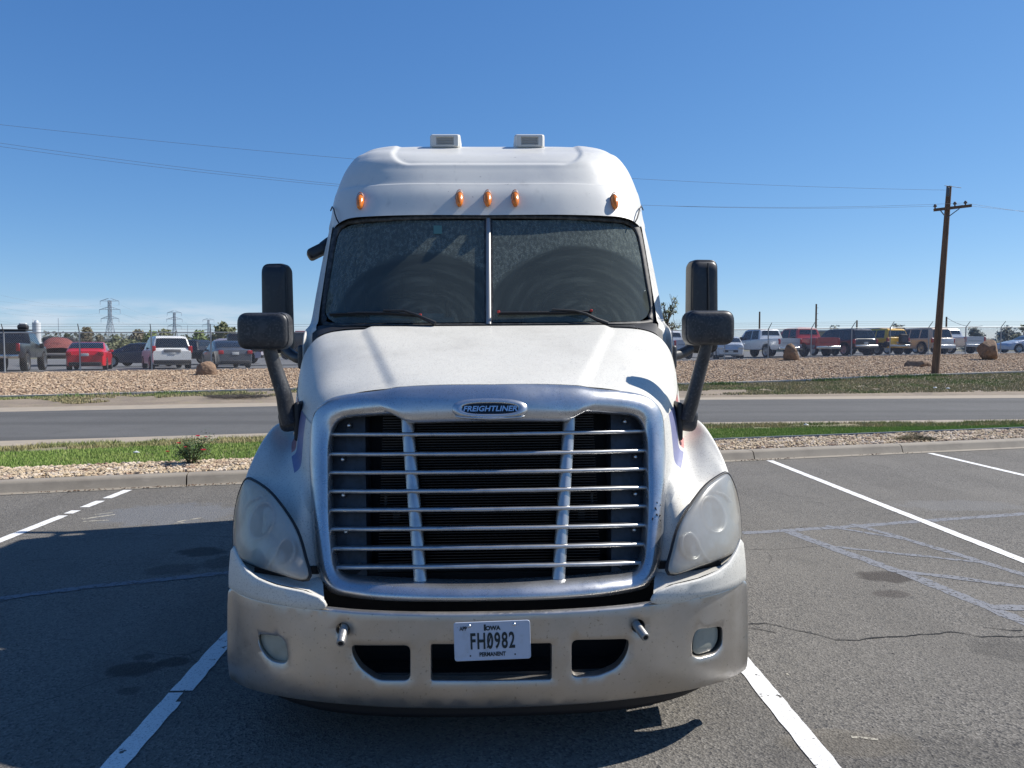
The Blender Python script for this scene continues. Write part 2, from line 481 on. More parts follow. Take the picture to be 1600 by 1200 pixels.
M['road'] = asphalt('road_asphalt', (0.108, 0.105, 0.099), (0.13, 0.128, 0.122), (0.085, 0.084, 0.08), False, wear=(0.02, 0.55, 1))
M['far_lot'] = asphalt('far_lot_asphalt', (0.165, 0.165, 0.165), (0.2, 0.2, 0.2), (0.12, 0.12, 0.12), False, wear=(0.05, 0.3, 1))
M['concrete'] = mat('curb_concrete', (0.27, 0.235, 0.185), 0.85, layers=[(3, (0.22, 0.19, 0.15), 0.4, 0.7, 7), (60, (0.20, 0.17, 0.14), 0.6, 0.75, 3), (14, (0.31, 0.27, 0.215), 0.55, 0.8, 5, 'noise', (0.3, 1, 1))], bump=(90, 0.4, 0.003))
M['gutter'] = mat('gutter_concrete', (0.36, 0.30, 0.24), 0.85, layers=[(4, (0.27, 0.22, 0.17), 0.4, 0.7, 7)])
M['edging'] = mat('edging_concrete', (0.50, 0.46, 0.40), 0.85, layers=[(6, (0.38, 0.34, 0.29), 0.4, 0.7, 5)])
M['dirt'] = mat('sandy_dirt', (0.24, 0.19, 0.135), 0.95, layers=[(1.2, (0.17, 0.135, 0.10), 0.35, 0.65, 8), (25, (0.35, 0.285, 0.21), 0.5, 0.75, 5), (5, (0.20, 0.18, 0.085), 0.56, 0.72, 6)])
M['dirt_light'] = mat('pale_road_edge_dust', (0.33, 0.275, 0.205), 0.95, layers=[(3, (0.28, 0.24, 0.19), 0.4, 0.7, 7)])
M['soil'] = mat('verge_soil', (0.23, 0.19, 0.115), 0.95, layers=[(6, (0.15, 0.16, 0.06), 0.4, 0.65, 6), (40, (0.22, 0.19, 0.11), 0.5, 0.7, 4)])
M['rockbed'] = mat('gravel_ground', (0.30, 0.22, 0.155), 0.95, layers=[(14, (0.43, 0.33, 0.25), 0.3, 0.9, 2, 'cell'), (20, (0.17, 0.12, 0.085), 0.6, 0.9, 2, 'cell')])
M['rock'] = mat('tan_river_rock', (0.43, 0.335, 0.215), 0.85, layers=[(9, (0.60, 0.50, 0.39), 0.45, 1.0, 2, 'cell'), (7, (0.30, 0.20, 0.135), 0.72, 1.0, 2, 'cell'), (13, (0.48, 0.375, 0.25), 0.75, 0.95, 2, 'cell')])
M['rock_far'] = mat('tan_bank_gravel', (0.40, 0.285, 0.185), 0.9, layers=[(5.3, (0.53, 0.41, 0.285), 0.4, 1.0, 2, 'cell'), (6.7, (0.26, 0.175, 0.12), 0.7, 1.0, 2, 'cell')])
M['boulder'] = mat('sandstone_boulder', (0.245, 0.155, 0.095), 0.9, layers=[(3.5, (0.15, 0.095, 0.06), 0.4, 0.65, 7), (16, (0.34, 0.24, 0.165), 0.55, 0.75, 5)], bump=(9, 0.9, 0.05))
M['grass'] = mat('mown_grass', (0.22, 0.32, 0.07), 0.8, layers=[(1.3, (0.28, 0.36, 0.09), 0.45, 0.7, 5), (30, (0.14, 0.25, 0.04), 0.5, 0.75, 3)])
M['drygrass'] = mat('dry_grass', (0.36, 0.31, 0.15), 0.9, layers=[(1.1, (0.20, 0.24, 0.07), 0.42, 0.60, 5), (25, (0.46, 0.39, 0.22), 0.5, 0.75, 3)])
M['weeds'] = mat('green_weeds', (0.22, 0.25, 0.09), 0.9, layers=[(0.35, (0.36, 0.30, 0.165), 0.40, 0.54, 6), (20, (0.13, 0.20, 0.05), 0.5, 0.7, 3)])
M['plain'] = mat('far_field', (0.19, 0.165, 0.105), 0.95, layers=[(0.03, (0.13, 0.13, 0.07), 0.4, 0.6, 6)])
M['line'] = None
def paint_mat(name, c1, c2, thr, sc=14):
    m = bpy.data.materials.new(name); m.use_nodes = True; nt = m.node_tree; b = nt.nodes['Principled BSDF']; L = nt.links
    tc = nt.nodes.new('ShaderNodeTexCoord')
    n = nt.nodes.new('ShaderNodeTexNoise'); n.inputs['Scale'].default_value = sc; n.inputs['Detail'].default_value = 8; n.inputs['Roughness'].default_value = 0.72; L.new(tc.outputs['Object'], n.inputs['Vector'])
    r = nt.nodes.new('ShaderNodeMapRange'); r.interpolation_type = 'SMOOTHSTEP'; r.inputs[1].default_value = thr; r.inputs[2].default_value = thr+0.05; L.new(n.outputs['Fac'], r.inputs[0])
    v = nt.nodes.new('ShaderNodeTexNoise'); v.inputs['Scale'].default_value = 130; v.inputs['Detail'].default_value = 3; L.new(tc.outputs['Object'], v.inputs['Vector'])
    r2 = nt.nodes.new('ShaderNodeMapRange'); r2.inputs[1].default_value = 0.56; r2.inputs[2].default_value = 0.66; L.new(v.outputs['Fac'], r2.inputs[0])
    mc = nt.nodes.new('ShaderNodeMix'); mc.data_type = 'RGBA'; L.new(r2.outputs[0], mc.inputs[0]); mc.inputs[6].default_value = (*c1, 1); mc.inputs[7].default_value = (*c2, 1)
    L.new(mc.outputs[2], b.inputs['Base Color']); b.inputs['Roughness'].default_value = 0.8
    t = nt.nodes.new('ShaderNodeBsdfTransparent'); mx = nt.nodes.new('ShaderNodeMixShader'); L.new(r.outputs[0], mx.inputs[0]); L.new(b.outputs[0], mx.inputs[1]); L.new(t.outputs[0], mx.inputs[2])
    L.new(mx.outputs[0], nt.nodes['Material Output'].inputs[0])
    return m
M['line'] = paint_mat('worn_white_road_paint', (0.72, 0.71, 0.68), (0.42, 0.41, 0.39), 0.60)
M['oldline'] = paint_mat('blacked_out_old_line', (0.165, 0.17, 0.185), (0.12, 0.122, 0.13), 0.54, 26)
M['tanmark'] = paint_mat('tan_scrape', (0.36, 0.33, 0.26), (0.22, 0.2, 0.17), 0.50, 20)
M['crack'] = mat('crack_dark', (0.018, 0.017, 0.016), 0.95)

# --- sheets
mb = MB()
xs = np.arange(-90, 130.1, 2.0)
mb.grid([[(x, -70, 0) for x in xs], [(x, 0, 0) for x in xs], [(x, float(CURB0.y(x))+0.05, 0) for x in xs]])
tag(mb.build('parking_lot', M['lot']), kind='structure')
# curb with gutter lip, cut into cast lengths
curb = tag(empty('curb', (0, 10.4, 0)), kind='structure')
cprof = [(-0.0, -0.01), (0.0, 0.006), (0.075, 0.012), (0.085, 0.02), (0.115, 0.105), (0.135, 0.127), (0.16, 0.135), (0.31, 0.137), (0.335, 0.13), (0.335, 0.0)]
jx = sorted([GP(267, 758, .1).x, GP(1216, 722, .1).x, GP(1470, 712, .1).x])
cuts = [jx[0]-4.6*k for k in range(8, 0, -1)] + [jx[0], (jx[0]+jx[1])/2] + jx[1:] + [jx[2]+2.9*k for k in range(1, 12)]
cl_ = math.sqrt(1+0.25**2); cd_ = Vector((1/cl_, .25/cl_, 0)); cn_ = Vector((-.25/cl_, 1/cl_, 0))
for i in range(len(cuts)-1):
    a, b = cuts[i]+0.008, cuts[i+1]-0.008
    nseg = max(2, int((b-a)/0.4))
    rows = []
    for k in range(nseg+1):
        x = a+(b-a)*k/nseg
        o = Vector((x, 10.32+.25*x, 0)); wob = 0.006*noise.noise(Vector((x*1.3, 1, 1)))
        rows.append([o + cn_*(p+wob) + Vector((0, 0, q+(wob*.5 if q > .05 else 0))) for p, q in cprof])
    mb = MB(); mb.grid(rows); mb.add(rows[0], [tuple(range(len(cprof)))]); mb.add(rows[-1], [tuple(range(len(cprof)))[::-1]])
    mb.build('curb_block', M['concrete'], curb, auto=35)
strip('rock_bed_ground', PL([(-90, 10.62-22.5, .11), (130, 10.62+32.5, .11)]), B2, M['rockbed'], n=2)
strip('grass_verge_ground', B2, B3, M['soil'], n=3)
strip('dry_verge_ground', B3, B4, M['soil'], n=2)
strip('dirt_edge', B4, B5, M['dirt_light'], n=2)
strip('road', B5, B6, M['road'], n=6)
strip('road_dust_edge', B6, B7, M['dirt_light'], n=2)
strip('road_shoulder', B7, B8, M['dirt'], n=6)
strip('gravel_bank_ground', B8, B9, M['rockbed'], n=4)
strip('far_lot', B9, B10, M['far_lot'], n=6, x0=-140, x1=170, step=2)
# far plain to the horizon
mb = MB()
xs = np.concatenate([np.arange(-160, 190, 10)])
r0 = [(float(x), float(B10.y(x)), float(B10.z(x))) for x in xs]
r1 = [(float(x)*4, 700.0, 1.1) for x in xs]
r2 = [(float(x)*40, 8000.0, 1.3) for x in xs]
mb.grid([r0, r1, r2]); tag(mb.build('plain', M['plain']), kind='structure')
mb = MB(); mb.add([(-6000,-6000,-.4),(6000,-6000,-.4),(6000,9000,-.4),(-6000,9000,-.4)], [(0,1,2,3)]); tag(mb.build('ground', M['plain']), kind='structure')
# concrete edging strips
def ribbon(name, pl, w0, w1, h, m, x0, x1, step=0.5, wob=0.0):
    mb = MB(); rows = []
    for x in np.arange(x0, x1, step):
        y, z = float(pl.y(x)), float(pl.z(x)); o = wob*noise.noise(Vector((x*0.9, 3, 0)))
        rows.append([(x, y+w0+o, z-.03), (x, y+w0+o, z+h), (x, y+w1+o, z+h), (x, y+w1+o, z-.03)])
    mb.grid(rows, smooth=False); return tag(mb.build(name, m), kind='structure')
ribbon('bank_edging', B8, -0.10, 0.10, 0.075, M['edging'], -70, 90, wob=0.1)
ribbon('fence_kerb', B9, -0.22, 0.12, 0.07, M['edging'], -80, 110)
ribbon('rock_bed_edging', B2, -0.02, 0.02, 0.05, mat('grey_plastic_edging', (0.17, 0.19, 0.21), 0.6), 3.0, 40, wob=0.02)

# painted lines
def line_strip(name, pts, w, m, z=0.004, jag=0.004, parent=None):
    """ribbon on the ground through ground points"""
    P = [Vector((p[0], p[1], 0)) for p in pts]; rows = []
    seg = []
    for a, b in zip(P[:-1], P[1:]):
        k = max(1, int((b-a).length/0.06)); seg += [(a+(b-a)*(j/k), (b-a).normalized()) for j in range(k)]
    seg.append((P[-1], (P[-1]-P[-2]).normalized()))
    for p, d in seg:
        nn = Vector((-d.y, d.x, 0)); l = w/2+random.uniform(-jag, jag); r = w/2+random.uniform(-jag, jag)
        rows.append([(p.x+nn.x*l, p.y+nn.y*l, z), (p.x-nn.x*r, p.y-nn.y*r, z)])
    mb = MB(); mb.grid(rows, smooth=False)
    return mb.build(name, m, parent)
pl_root = tag(empty('parking_lines', (0, 3, 0)), kind='structure')
for x in (-9.9, -7.08, -4.26, -1.5, 1.37, 4.253, 7.13, 10.0, 12.85):
    yc = float(CURB0.y(x)) - 0.04
    if x == -4.26:
        g = [GP(200, 767).y, GP(165, 779).y, GP(158, 783).y, GP(131, 793).y, GP(120, 798).y, GP(104, 803).y, GP(98, 806).y]
        for a, b in ((g[1], yc), (g[3], g[2]), (g[5], g[4])): line_strip('parking_line', [(x, a), (x, b)], 0.10, M['line'], parent=pl_root)
        line_strip('parking_line', [(x, 0.5), (x, g[6])], 0.10, M['line'], parent=pl_root)
    elif x == -1.5:
        p = GP(262, 1098).y
        line_strip('parking_line', [(x-.004, -0.5), (x, p)], 0.100, M['line'], parent=pl_root)
        line_strip('parking_line', [(x-.014, p), (x-.014, p+.10)], 0.07, M['line'], parent=pl_root)
        line_strip('parking_line', [(x, p+.12), (x, yc)], 0.104, M['line'], parent=pl_root)
    else: line_strip('parking_line', [(x, -0.5), (x, yc)], 0.103, M['line'], parent=pl_root)
old_root = tag(empty('old_line_marks', (2, 6, 0)), kind='structure')
for k, (pts, w) in enumerate([
    ([(1159,833),(1310,824),(1600,803),(1900,780)], .10), ([(1233,831),(1308,859),(1439,906),(1588,967),(1700,1015)], .11),
    ([(1330,819),(1411,841),(1504,869),(1600,898),(1800,965)], .08), ([(1290,822),(1411,842)], .07), ([(1308,855),(1439,869),(1532,879)], .06),
    ([(1401,892),(1500,904),(1620,920),(1800,940)], .08), ([(1545,948),(1650,953)], .10),
    ([(-120,953),(0,936),(70,926),(163,915),(369,894),(480,884)], .09)]):
    line_strip('old_line', [GP(*p) for p in pts], w, M['oldline'], z=0.0015+0.0003*k, jag=0.012, parent=old_root)
for k, (a, b, w) in enumerate([((128,811),(180,804),.05), ((136,806),(176,801),.03), ((130,815),(170,813),.04), ((275,816),(316,809),.04), ((272,818),(300,816),.03), ((1330,1152),(1372,1156),.018), ((1228,1054),(1232,1054),.02)]):
    line_strip('scrape', [GP(*a), GP(*b)], w, M['tanmark'], z=0.0012+0.0002*k, jag=0.008, parent=old_root)
# cracks
ck = tag(empty('asphalt_cracks', (2, 4, 0)), kind='structure')
def crack(pts, w):
    P = [GP(*p) for p in pts]; q = []
    for a, b in zip(P[:-1], P[1:]):
        k = max(2, int((b-a).length/0.03))
        for j in range(k):
            t = a+(b-a)*(j/k); q.append((t.x+0.012*noise.noise(t*9)+random.uniform(-.003,.003), t.y+0.03*noise.noise(t*6+Vector((7,0,0)))+random.uniform(-.006,.006)))
    rows = []
    for i, (x, y) in enumerate(q):
        ww = w*(0.35+0.9*abs(noise.noise(Vector((i*.25, 0, w*100)))))
        rows.append([(x, y-ww, 0.0035), (x, y+ww, 0.0035)])
    mb = MB(); mb.grid(rows, smooth=False); mb.build('crack', M['crack'], ck)
crack([(1165,975),(1195,975),(1238,984),(1262,988),(1308,1001),(1345,1002),(1375,997),(1438,992),(1485,988),(1532,995),(1600,994),(1750,998)], .010)
crack([(1165,980),(1190,984),(1225,992)], .006)
crack([(1540,982),(1570,985),(1610,986)], .006)
crack([(154,890),(180,880),(224,864)], .006); crack([(120,905),(154,890)], .004)
crack([(20,880),(60,876),(100,872)], .004)
crack([(1160,860),(1230,858),(1300,852)], .004)
crack([(1240,775),(1300,783),(1420,781)], .003)

# --- loose rocks
OCT = np.array([(1,0,0),(-1,0,0),(0,1,0),(0,-1,0),(0,0,1),(0,0,-1)], float)
OCTF = np.array([(0,2,4),(2,1,4),(1,3,4),(3,0,4),(2,0,5),(1,2,5),(3,1,5),(0,3,5)])
bmI = bmesh.new(); bmesh.ops.create_icosphere(bmI, subdivisions=1, radius=1); bmI.verts.index_update()
ICO = np.array([v.co[:] for v in bmI.verts]); ICOF = np.array([[v.index for v in f.verts] for f in bmI.faces]); bmI.free()
def scatter_rocks(name, pos, size, base, faces, m, asp=(1, .75, .5), smooth=False, jit=0.22):
    n = len(pos); k = len(base)
    v = base[None]*(1+rng.uniform(-jit, jit, (n, k, 1)))
    v = v*np.array(asp)[None, None]*rng.uniform(.75, 1.25, (n, 1, 3))*size[:, None, None]
    a = rng.uniform(0, 2*np.pi, n); b = rng.normal(0, .45, n)
    cb, sb = np.cos(b)[:, None], np.sin(b)[:, None]
    y_, z_ = v[..., 1]*cb-v[..., 2]*sb, v[..., 1]*sb+v[..., 2]*cb
    ca, sa = np.cos(a)[:, None], np.sin(a)[:, None]
    x2, y2 = v[..., 0]*ca-y_*sa, v[..., 0]*sa+y_*ca
    v = np.stack([x2, y2, z_], -1)+pos[:, None]
    f = faces[None]+(np.arange(n)*k)[:, None, None]
    o = mesh_np(name, v.reshape(-1, 3), f.reshape(-1, 3), m, smooth=smooth)
    return tag(o, kind='stuff')
def band_pts(a, b, n, x0, x1, t0=0.0, t1=1.0):
    x = rng.uniform(x0, x1, n); t = rng.uniform(t0, t1, n)
    return np.stack([x, a.y(x)*(1-t)+b.y(x)*t, a.z(x)*(1-t)+b.z(x)*t], -1)
c1 = PL([(-90, 10.68-22.5, .115), (130, 10.68+32.5, .115)])
p = band_pts(c1, B2, 22000, -10.5, 13.5, 0.0, 0.97); sz = rng.uniform(.017, .038, len(p)); p[:, 2] += sz*.25+rng.uniform(0, .02, len(p))
tag(scatter_rocks('river_rock', p, sz, ICO, ICOF, M['rock']), 'tan river rocks filling the bed behind the curb', 'rocks')
p = band_pts(B8, B9, 105000, -28, 44, 0.01, 0.99); sz = rng.uniform(.035, .080, len(p)); p[:, 2] += rng.uniform(-.01, .05, len(p))
tag(scatter_rocks('bank_gravel', p, sz, OCT, OCTF, M['rock_far']), 'tan gravel covering the bank below the chain link fence', 'gravel')
# small pebbles on the lot
def lot_pts(n):
    out = []
    while len(out) < n:
        q = GP(random.uniform(-20, 1620), random.uniform(780, 1200))
        if abs(q.x) > 1.25 or q.y < 3: out.append(q)
    return np.array([v[:] for v in out])
p = lot_pts(120); tag(scatter_rocks('lot_pebbles', p, rng.uniform(.004, .009, len(p)), OCT, OCTF, mat('dark_pebble', (0.06, 0.055, 0.05), 0.9)), 'small dark pebbles scattered on the parking lot', 'pebbles')
# debris on the curb lip
p = []
for k in range(240):
    x = random.choice([GP(520/2.14,760).x, GP(105,770).x, 4.2, -3.4, 6.2]) + random.gauss(0, .25); p.append((x, 10.32+.25*x+random.uniform(.0, .09), 0.014))
p = np.array(p); tag(scatter_rocks('gutter_debris', p, rng.uniform(.006, .014, len(p)), OCT, OCTF, mat('leaf_debris', (0.12, 0.07, 0.04), 0.9)), 'brown leaf scraps and grit lying in the gutter', 'debris')

# --- grass blades
def blades(name, pos, h, m, w=0.006, lean=0.5):
    n = len(pos); a = rng.uniform(0, 2*np.pi, n); la = rng.uniform(0, 2*np.pi, n); l = rng.uniform(0, lean, n)*h
    dx, dy = np.cos(a)*w, np.sin(a)*w
    v = np.empty((n, 3, 3))
    v[:, 0] = pos+np.stack([dx, dy, np.zeros(n)], -1); v[:, 1] = pos-np.stack([dx, dy, np.zeros(n)], -1)
    v[:, 2] = pos+np.stack([np.cos(la)*l, np.sin(la)*l, h], -1)
    f = np.arange(n*3).reshape(n, 3)
    return tag(mesh_np(name, v.reshape(-1, 3), f, m), kind='stuff')
p = band_pts(B2, B3, 140000, -10.5, 14.5, 0.0, 1.0)
tag(blades('grass', p, rng.uniform(.02, .052, len(p)), M['grass'], .0055), 'short green grass strip behind the river rocks', 'grass')
p = band_pts(B3, B4, 55000, -12, 17, -0.05, 0.98)
nz = np.array([noise.noise(Vector((x*1.4, y*1.4, 0))) for x, y, z in p]); p = p[nz > -0.22]
tag(blades('dry_grass', p, rng.uniform(.02, .075, len(p)), M['drygrass'], .007, .9), 'patchy dry grass between the green strip and the road', 'grass')
p = band_pts(B7, B8, 150000, -20, 34, 0.15, 1.0)
dens = np.array([noise.noise(Vector((x*.45, y*.6, 3)))+0.55*noise.noise(Vector((x*1.7, y*2.1, 9))) for x, y, z in p])
tt = (p[:, 1]-B7.y(p[:, 0]))/(B8.y(p[:, 0])-B7.y(p[:, 0]))
right = np.clip((p[:, 0]-2)/12, 0, 1)
p = p[dens + 0.95*right + 0.75*(tt-0.60) > 0.12]
tag(blades('verge_weeds', p, rng.uniform(.02, .08, len(p)), M['weeds'], .014, .8), 'weeds and dry grass on the far road shoulder', 'weeds')
# taller tufts along the edging
tp = []
for k in range(60):
    x = random.uniform(-14, 30); y = float(B8.y(x))-random.uniform(0.1, 0.6); 
    if noise.noise(Vector((x*.7, 2, 2))) < -0.05: continue
    for j in range(90): tp.append((x+random.gauss(0, .3), y+random.gauss(0, .12), float(B8.z(x))))
p = np.array(tp); tag(blades('edging_tufts', p, rng.uniform(.04, .15, len(p)), mat('tuft_green', (0.15, 0.21, 0.07), 0.9), .02, .6), 'green tufts growing along the pale edging', 'grass')
# ================================================================== TRUCK
truck = tag(empty('semi_truck', (0, 4.3, 0)), 'dusty white semi truck with chrome slatted grille and chrome bumper, facing the viewer', 'truck')
CX, CXP = 760.04, 763.5
# the truck stands a touch skewed and leaning in its bay
TROT = Matrix.Rotation(-0.0054, 4, 'Z') @ Matrix.Rotation(-0.0072, 4, 'Y')
TINV = TROT.inverted()
def WT(px, py, y):
    return TINV @ W(px, py, y)
def PX(w, py, y, side=1):
    p = W(CX + w, py, y); x = p.x
    return Vector((side*x, p.y, p.z))
def mirror_grid(rows):
    out = []
    for r in rows:
        left = [Vector((-p.x, p.y, p.z)) for p in r[1:]][::-1]
        out.append(left + [Vector((0, r[0].y, r[0].z))] + list(r[1:]))
    return out
def front_y(x, z): return 3.12 + (z-0.62)*0.40 + 0.22*abs(x/0.8)**2.2
def on_surf(w, py, f, off=0.0, cx=None, raw=False):
    """point of the front surface f seen at half-width w and height py (raw: at its own photo pixel)"""
    y = 3.3; sg = -1 if w < 0 else 1
    if raw or cx is not None:
        g = lambda y: TINV @ W((cx or CXP)+w, py, y)
    else:
        pyc = py - 0.0333*(py-545)/1200*abs(w)
        def g(y):
            p = W(CX+abs(w), pyc, y); return Vector((sg*p.x, p.y, p.z))
    for _ in range(12):
        p = g(y); y = f(p.x, p.z)
    p = g(y)
    return Vector((p.x, p.y+off, p.z))

# ---------------- hood and fenders
def rowpts(l):
    o = []
    for w, py, y in l:
        o.append(on_surf(w, py, front_y, 0.014) if y is None else PX(w, py, y))
    return o
hood_rows = [rowpts(r) for r in [
 [(0,601,None),(75,601,None),(142,604,None),(200,609,None),(243,620,None),(266,636,None),(273,662,None)],
 [(0,575,3.82),(85,575,3.82),(156,578,3.84),(212,584,3.86),(250,596,3.85),(273,617,3.83),(282,648,3.76)],
 [(0,551,4.12),(97,551,4.12),(172,554,4.13),(222,561,4.14),(256,575,4.14),(280,600,4.10),(291,632,4.02)],
 [(0,529,4.45),(108,529,4.45),(187,531,4.45),(233,538,4.45),(262,552,4.43),(285,578,4.38),(295,610,4.32)],
 [(0,511,4.80),(112,511,4.80),(196,511,4.82),(240,515,4.84),(266,526,4.80),(284,550,4.72),(293,585,4.66)],
]]
# crease: lower the field between plateau ridge and shoulder very slightly
for r in hood_rows[1:4]:
    r[2].z += 0.006
fg = mirror_grid(hood_rows)
hp = patch(fg, 14, 12)
for r in hp:
    for p in r:
        xf = float(np.interp(p.y, [3.53, 4.7], [0.428, 0.745]))
        t = min(1, max(0, (xf+0.035-abs(p.x))/0.06)); t = t*t*(3-2*t)
        p.z += (0.017*t - 0.010)*min(1, max(0, (p.y-3.50)/0.15)); 
mb = MB(); mb.grid(hp)
hood = mb.build('hood', M['paint'], truck)

# hood side wall with faded stripes, fender top, fender front
def side_mat():
    m = M['paint'].copy(); m.name = 'hood_side_paint'
    nt = m.node_tree; b = nt.nodes['Principled BSDF']
    old = b.inputs['Base Color'].links[0].from_socket
    tc = nt.nodes.new('ShaderNodeTexCoord'); sp = nt.nodes.new('ShaderNodeSeparateXYZ')
    nt.links.new(tc.outputs['Object'], sp.inputs[0])
    def ma(op, a, b_):
        n = nt.nodes.new('ShaderNodeMath'); n.operation = op
        for i, v in enumerate((a, b_)):
            if isinstance(v, (int, float)): n.inputs[i].default_value = v
            else: nt.links.new(v, n.inputs[i])
        return n.outputs[0]
    Y, Z = sp.outputs['Y'], sp.outputs['Z']
    def above(y0, z0, y1, z1):   # 1 where z above the line through two (y,z) points
        s = (z1-z0)/(y1-y0)
        return ma('GREATER_THAN', ma('SUBTRACT', Z, ma('MULTIPLY_ADD', Y, s)), z0 - s*y0) if False else ma('GREATER_THAN', ma('SUBTRACT', Z, ma('MULTIPLY', Y, s)), z0 - s*y0)
    blue = ma('MULTIPLY', above(3.60, 1.06, 4.10, 1.30), ma('LESS_THAN', ma('SUBTRACT', Z, ma('MULTIPLY', Y, 0.95)), 1.06-0.95*3.60))
    blue = ma('MULTIPLY', ma('GREATER_THAN', ma('SUBTRACT', Z, ma('MULTIPLY', Y, -2.0)), 0.98+2.0*3.62), ma('LESS_THAN', ma('SUBTRACT', Y, ma('MULTIPLY', Z, 0.55)), 3.62-0.55*1.0+0.16))
    blue = ma('MULTIPLY', blue, ma('GREATER_THAN', ma('SUBTRACT', Y, ma('MULTIPLY', Z, 0.25)), 3.66-0.25*1.0))
    red = ma('GREATER_THAN', ma('SUBTRACT', Y, ma('MULTIPLY', Z, 0.55)), 3.62-0.55*1.0+0.20)
    red = ma('MULTIPLY', red, ma('LESS_THAN', ma('SUBTRACT', Y, ma('MULTIPLY', Z, 0.70)), 4.85-0.70*1.62))
    red = ma('MULTIPLY', red, ma('LESS_THAN', ma('ABSOLUTE', sp.outputs['X'], 0), 1.045))
    for f, c in ((blue, (0.16, 0.17, 0.30)), (red, (0.46, 0.17, 0.15))):
        mx = nt.nodes.new('ShaderNodeMix'); mx.data_type = 'RGBA'
        nt.links.new(f, mx.inputs[0]); nt.links.new(old, mx.inputs[6]); mx.inputs[7].default_value = (*c, 1)
        old = mx.outputs[2]
    nt.links.new(old, b.inputs['Base Color'])
    return m
M['side'] = side_mat()
side_rows = [
 rowpts([(273,662,None),(274,695,None),(275,732,None),(272,770,None),(271,810,None)]),
 [PX(282,648,3.76),PX(284,672,3.72),PX(285,703,3.67),PX(286,735,3.62),PX(290,772,3.50)],
 [PX(291,632,4.02),PX(294,655,3.98),PX(295,678,3.93),PX(297,700,3.88),PX(303,716,3.80)],
 [PX(295,610,4.32),PX(298,632,4.29),PX(299,655,4.26),PX(299,672,4.22),PX(303,682,4.15)],
 [PX(293,585,4.66),PX(294,610,4.64),PX(294,630,4.62),PX(294,650,4.60),PX(296,662,4.58)],
]
fender_rows = [
 [side_rows[0][4], on_surf(270,845,front_y,0.014), on_surf(266,880,front_y,0.014), on_surf(257,905,front_y,0.014)],
 [side_rows[1][4], PX(305,822,3.43), PX(312,858,3.40), PX(308,893,3.36)],
 [side_rows[2][4], PX(333,765,3.61), PX(356,815,3.535), PX(358,876,3.48)],
 [side_rows[3][4], PX(340,697,3.88), PX(376,762,3.64), PX(389,850,3.56)],
 [side_rows[4][4], PX(328,660,4.22), PX(362,712,3.86), PX(390,800,3.65)],
 [PX(290,665,4.9), PX(318,668,4.75), PX(345,705,4.35), PX(384,780,3.85)],
]
for sgn in (1, -1):
    f = lambda rows: [[Vector((sgn*p.x, p.y, p.z)) for p in r] for r in rows]
    mb = MB(); mb.grid(patch(f(side_rows), 8, 10)); mb.build('hood_side', M['side'], truck)
    mb = MB(); g = patch(f(fender_rows), 10, 8); mb.grid(g)
    # outer skirt down behind the fender edge, over the wheel
    edge = [r[-1] for r in g]
    mb.grid([edge, [Vector((p.x*1.004, p.y+0.05, p.z-0.10)) for p in edge], [Vector((p.x*1.0, p.y+0.16, max(0.62, p.z-0.30))) for p in edge]])
    mb.build('fender', M['paint'], truck)

# small raised scoop lip in the middle of the hood front edge
mb = MB()
pl = [(-48,585,3.72),(-30,600.5,3.52),(30,600.5,3.52),(50,582,3.74)]
for a, b in ((0, 1), (2, 3)):
    mb = MB()
    p, q = PX(*pl[a]), PX(*pl[b])
    if a == 2: p, q = WT(806,598.5,3.55), WT(817,580,3.80)
    else: p, q = WT(724,599,3.55), WT(711,583,3.77)
    mb.cyl(p+Vector((0,0,.000)), q+Vector((0,0,.001)), 0.008, 0.004, 8)
    mb.build('hood_crease', M['paint'], truck)

# ---------------- grille surround
o_half = [(0,600.5),(75,600.5),(136,603),(165,608),(230,616),(258,628),(272,650),(276,690),(277,732),(274,810),(271,850),(265,890),(249,920),(215,930),(165,936),(85,939),(0,939.5)]
i_half = [(0,661),(60,661),(122,661),(146,649),(190,650),(223,653),(238,664),(245,690),(246,740),(246,800),(243,850),(238,885),(222,902),(180,907),(120,911),(60,914),(0,915)]
def full(h): return h + [(-w, p) for w, p in h[1:-1]][::-1]
def ray_poly(poly, ang, c=(0, 775)):
    dx, dy = math.sin(ang), -math.cos(ang); best = None
    for i in range(len(poly)):
        x1, y1 = poly[i]; x2, y2 = poly[(i+1) % len(poly)]
        x1 -= c[0]; x2 -= c[0]; y1 -= c[1]; y2 -= c[1]
        ex, ey = x2-x1, y2-y1; den = dx*ey - dy*ex
        if abs(den) < 1e-9: continue
        t = (x1*ey - y1*ex)/den; u = (x1*dy - y1*dx)/den
        if t > 0 and -1e-6 <= u <= 1+1e-6: best = t if best is None else max(best, t)
    return (c[0]+dx*best, c[1]+dy*best)
def smooth_poly(h, n=5):
    f = full(h); return [(p.x, p.y) for p in spline([(a, b, 0) for a, b in f], n, True)]
OUT, INN = smooth_poly(o_half), smooth_poly(i_half)
NA = 220
angs = [2*math.pi*i/NA for i in range(NA)]
rows = []
for t, off in ((0.01, 0.08), (0.0, 0.016), (0.02, -0.002), (0.10, -0.018), (0.35, -0.03), (0.6, -0.026), (0.82, -0.012), (0.94, 0.006), (1.0, 0.03), (1.0, 0.09)):
    r = []
    for a in angs:
        o = ray_poly(OUT, a); i = ray_poly(INN, a)
        r.append(on_surf(o[0]+(i[0]-o[0])*t, o[1]+(i[1]-o[1])*t, front_y, off))
    rows.append(r)
grille = tag(empty('grille', (0, 4.3, 0)), None)
grille.parent = truck; grille.matrix_parent_inverse = Matrix.Translation(truck.location).inverted()
mb = MB(); mb.grid(rows, closed=True); mb.build('grille_surround', M['chrome'], grille)
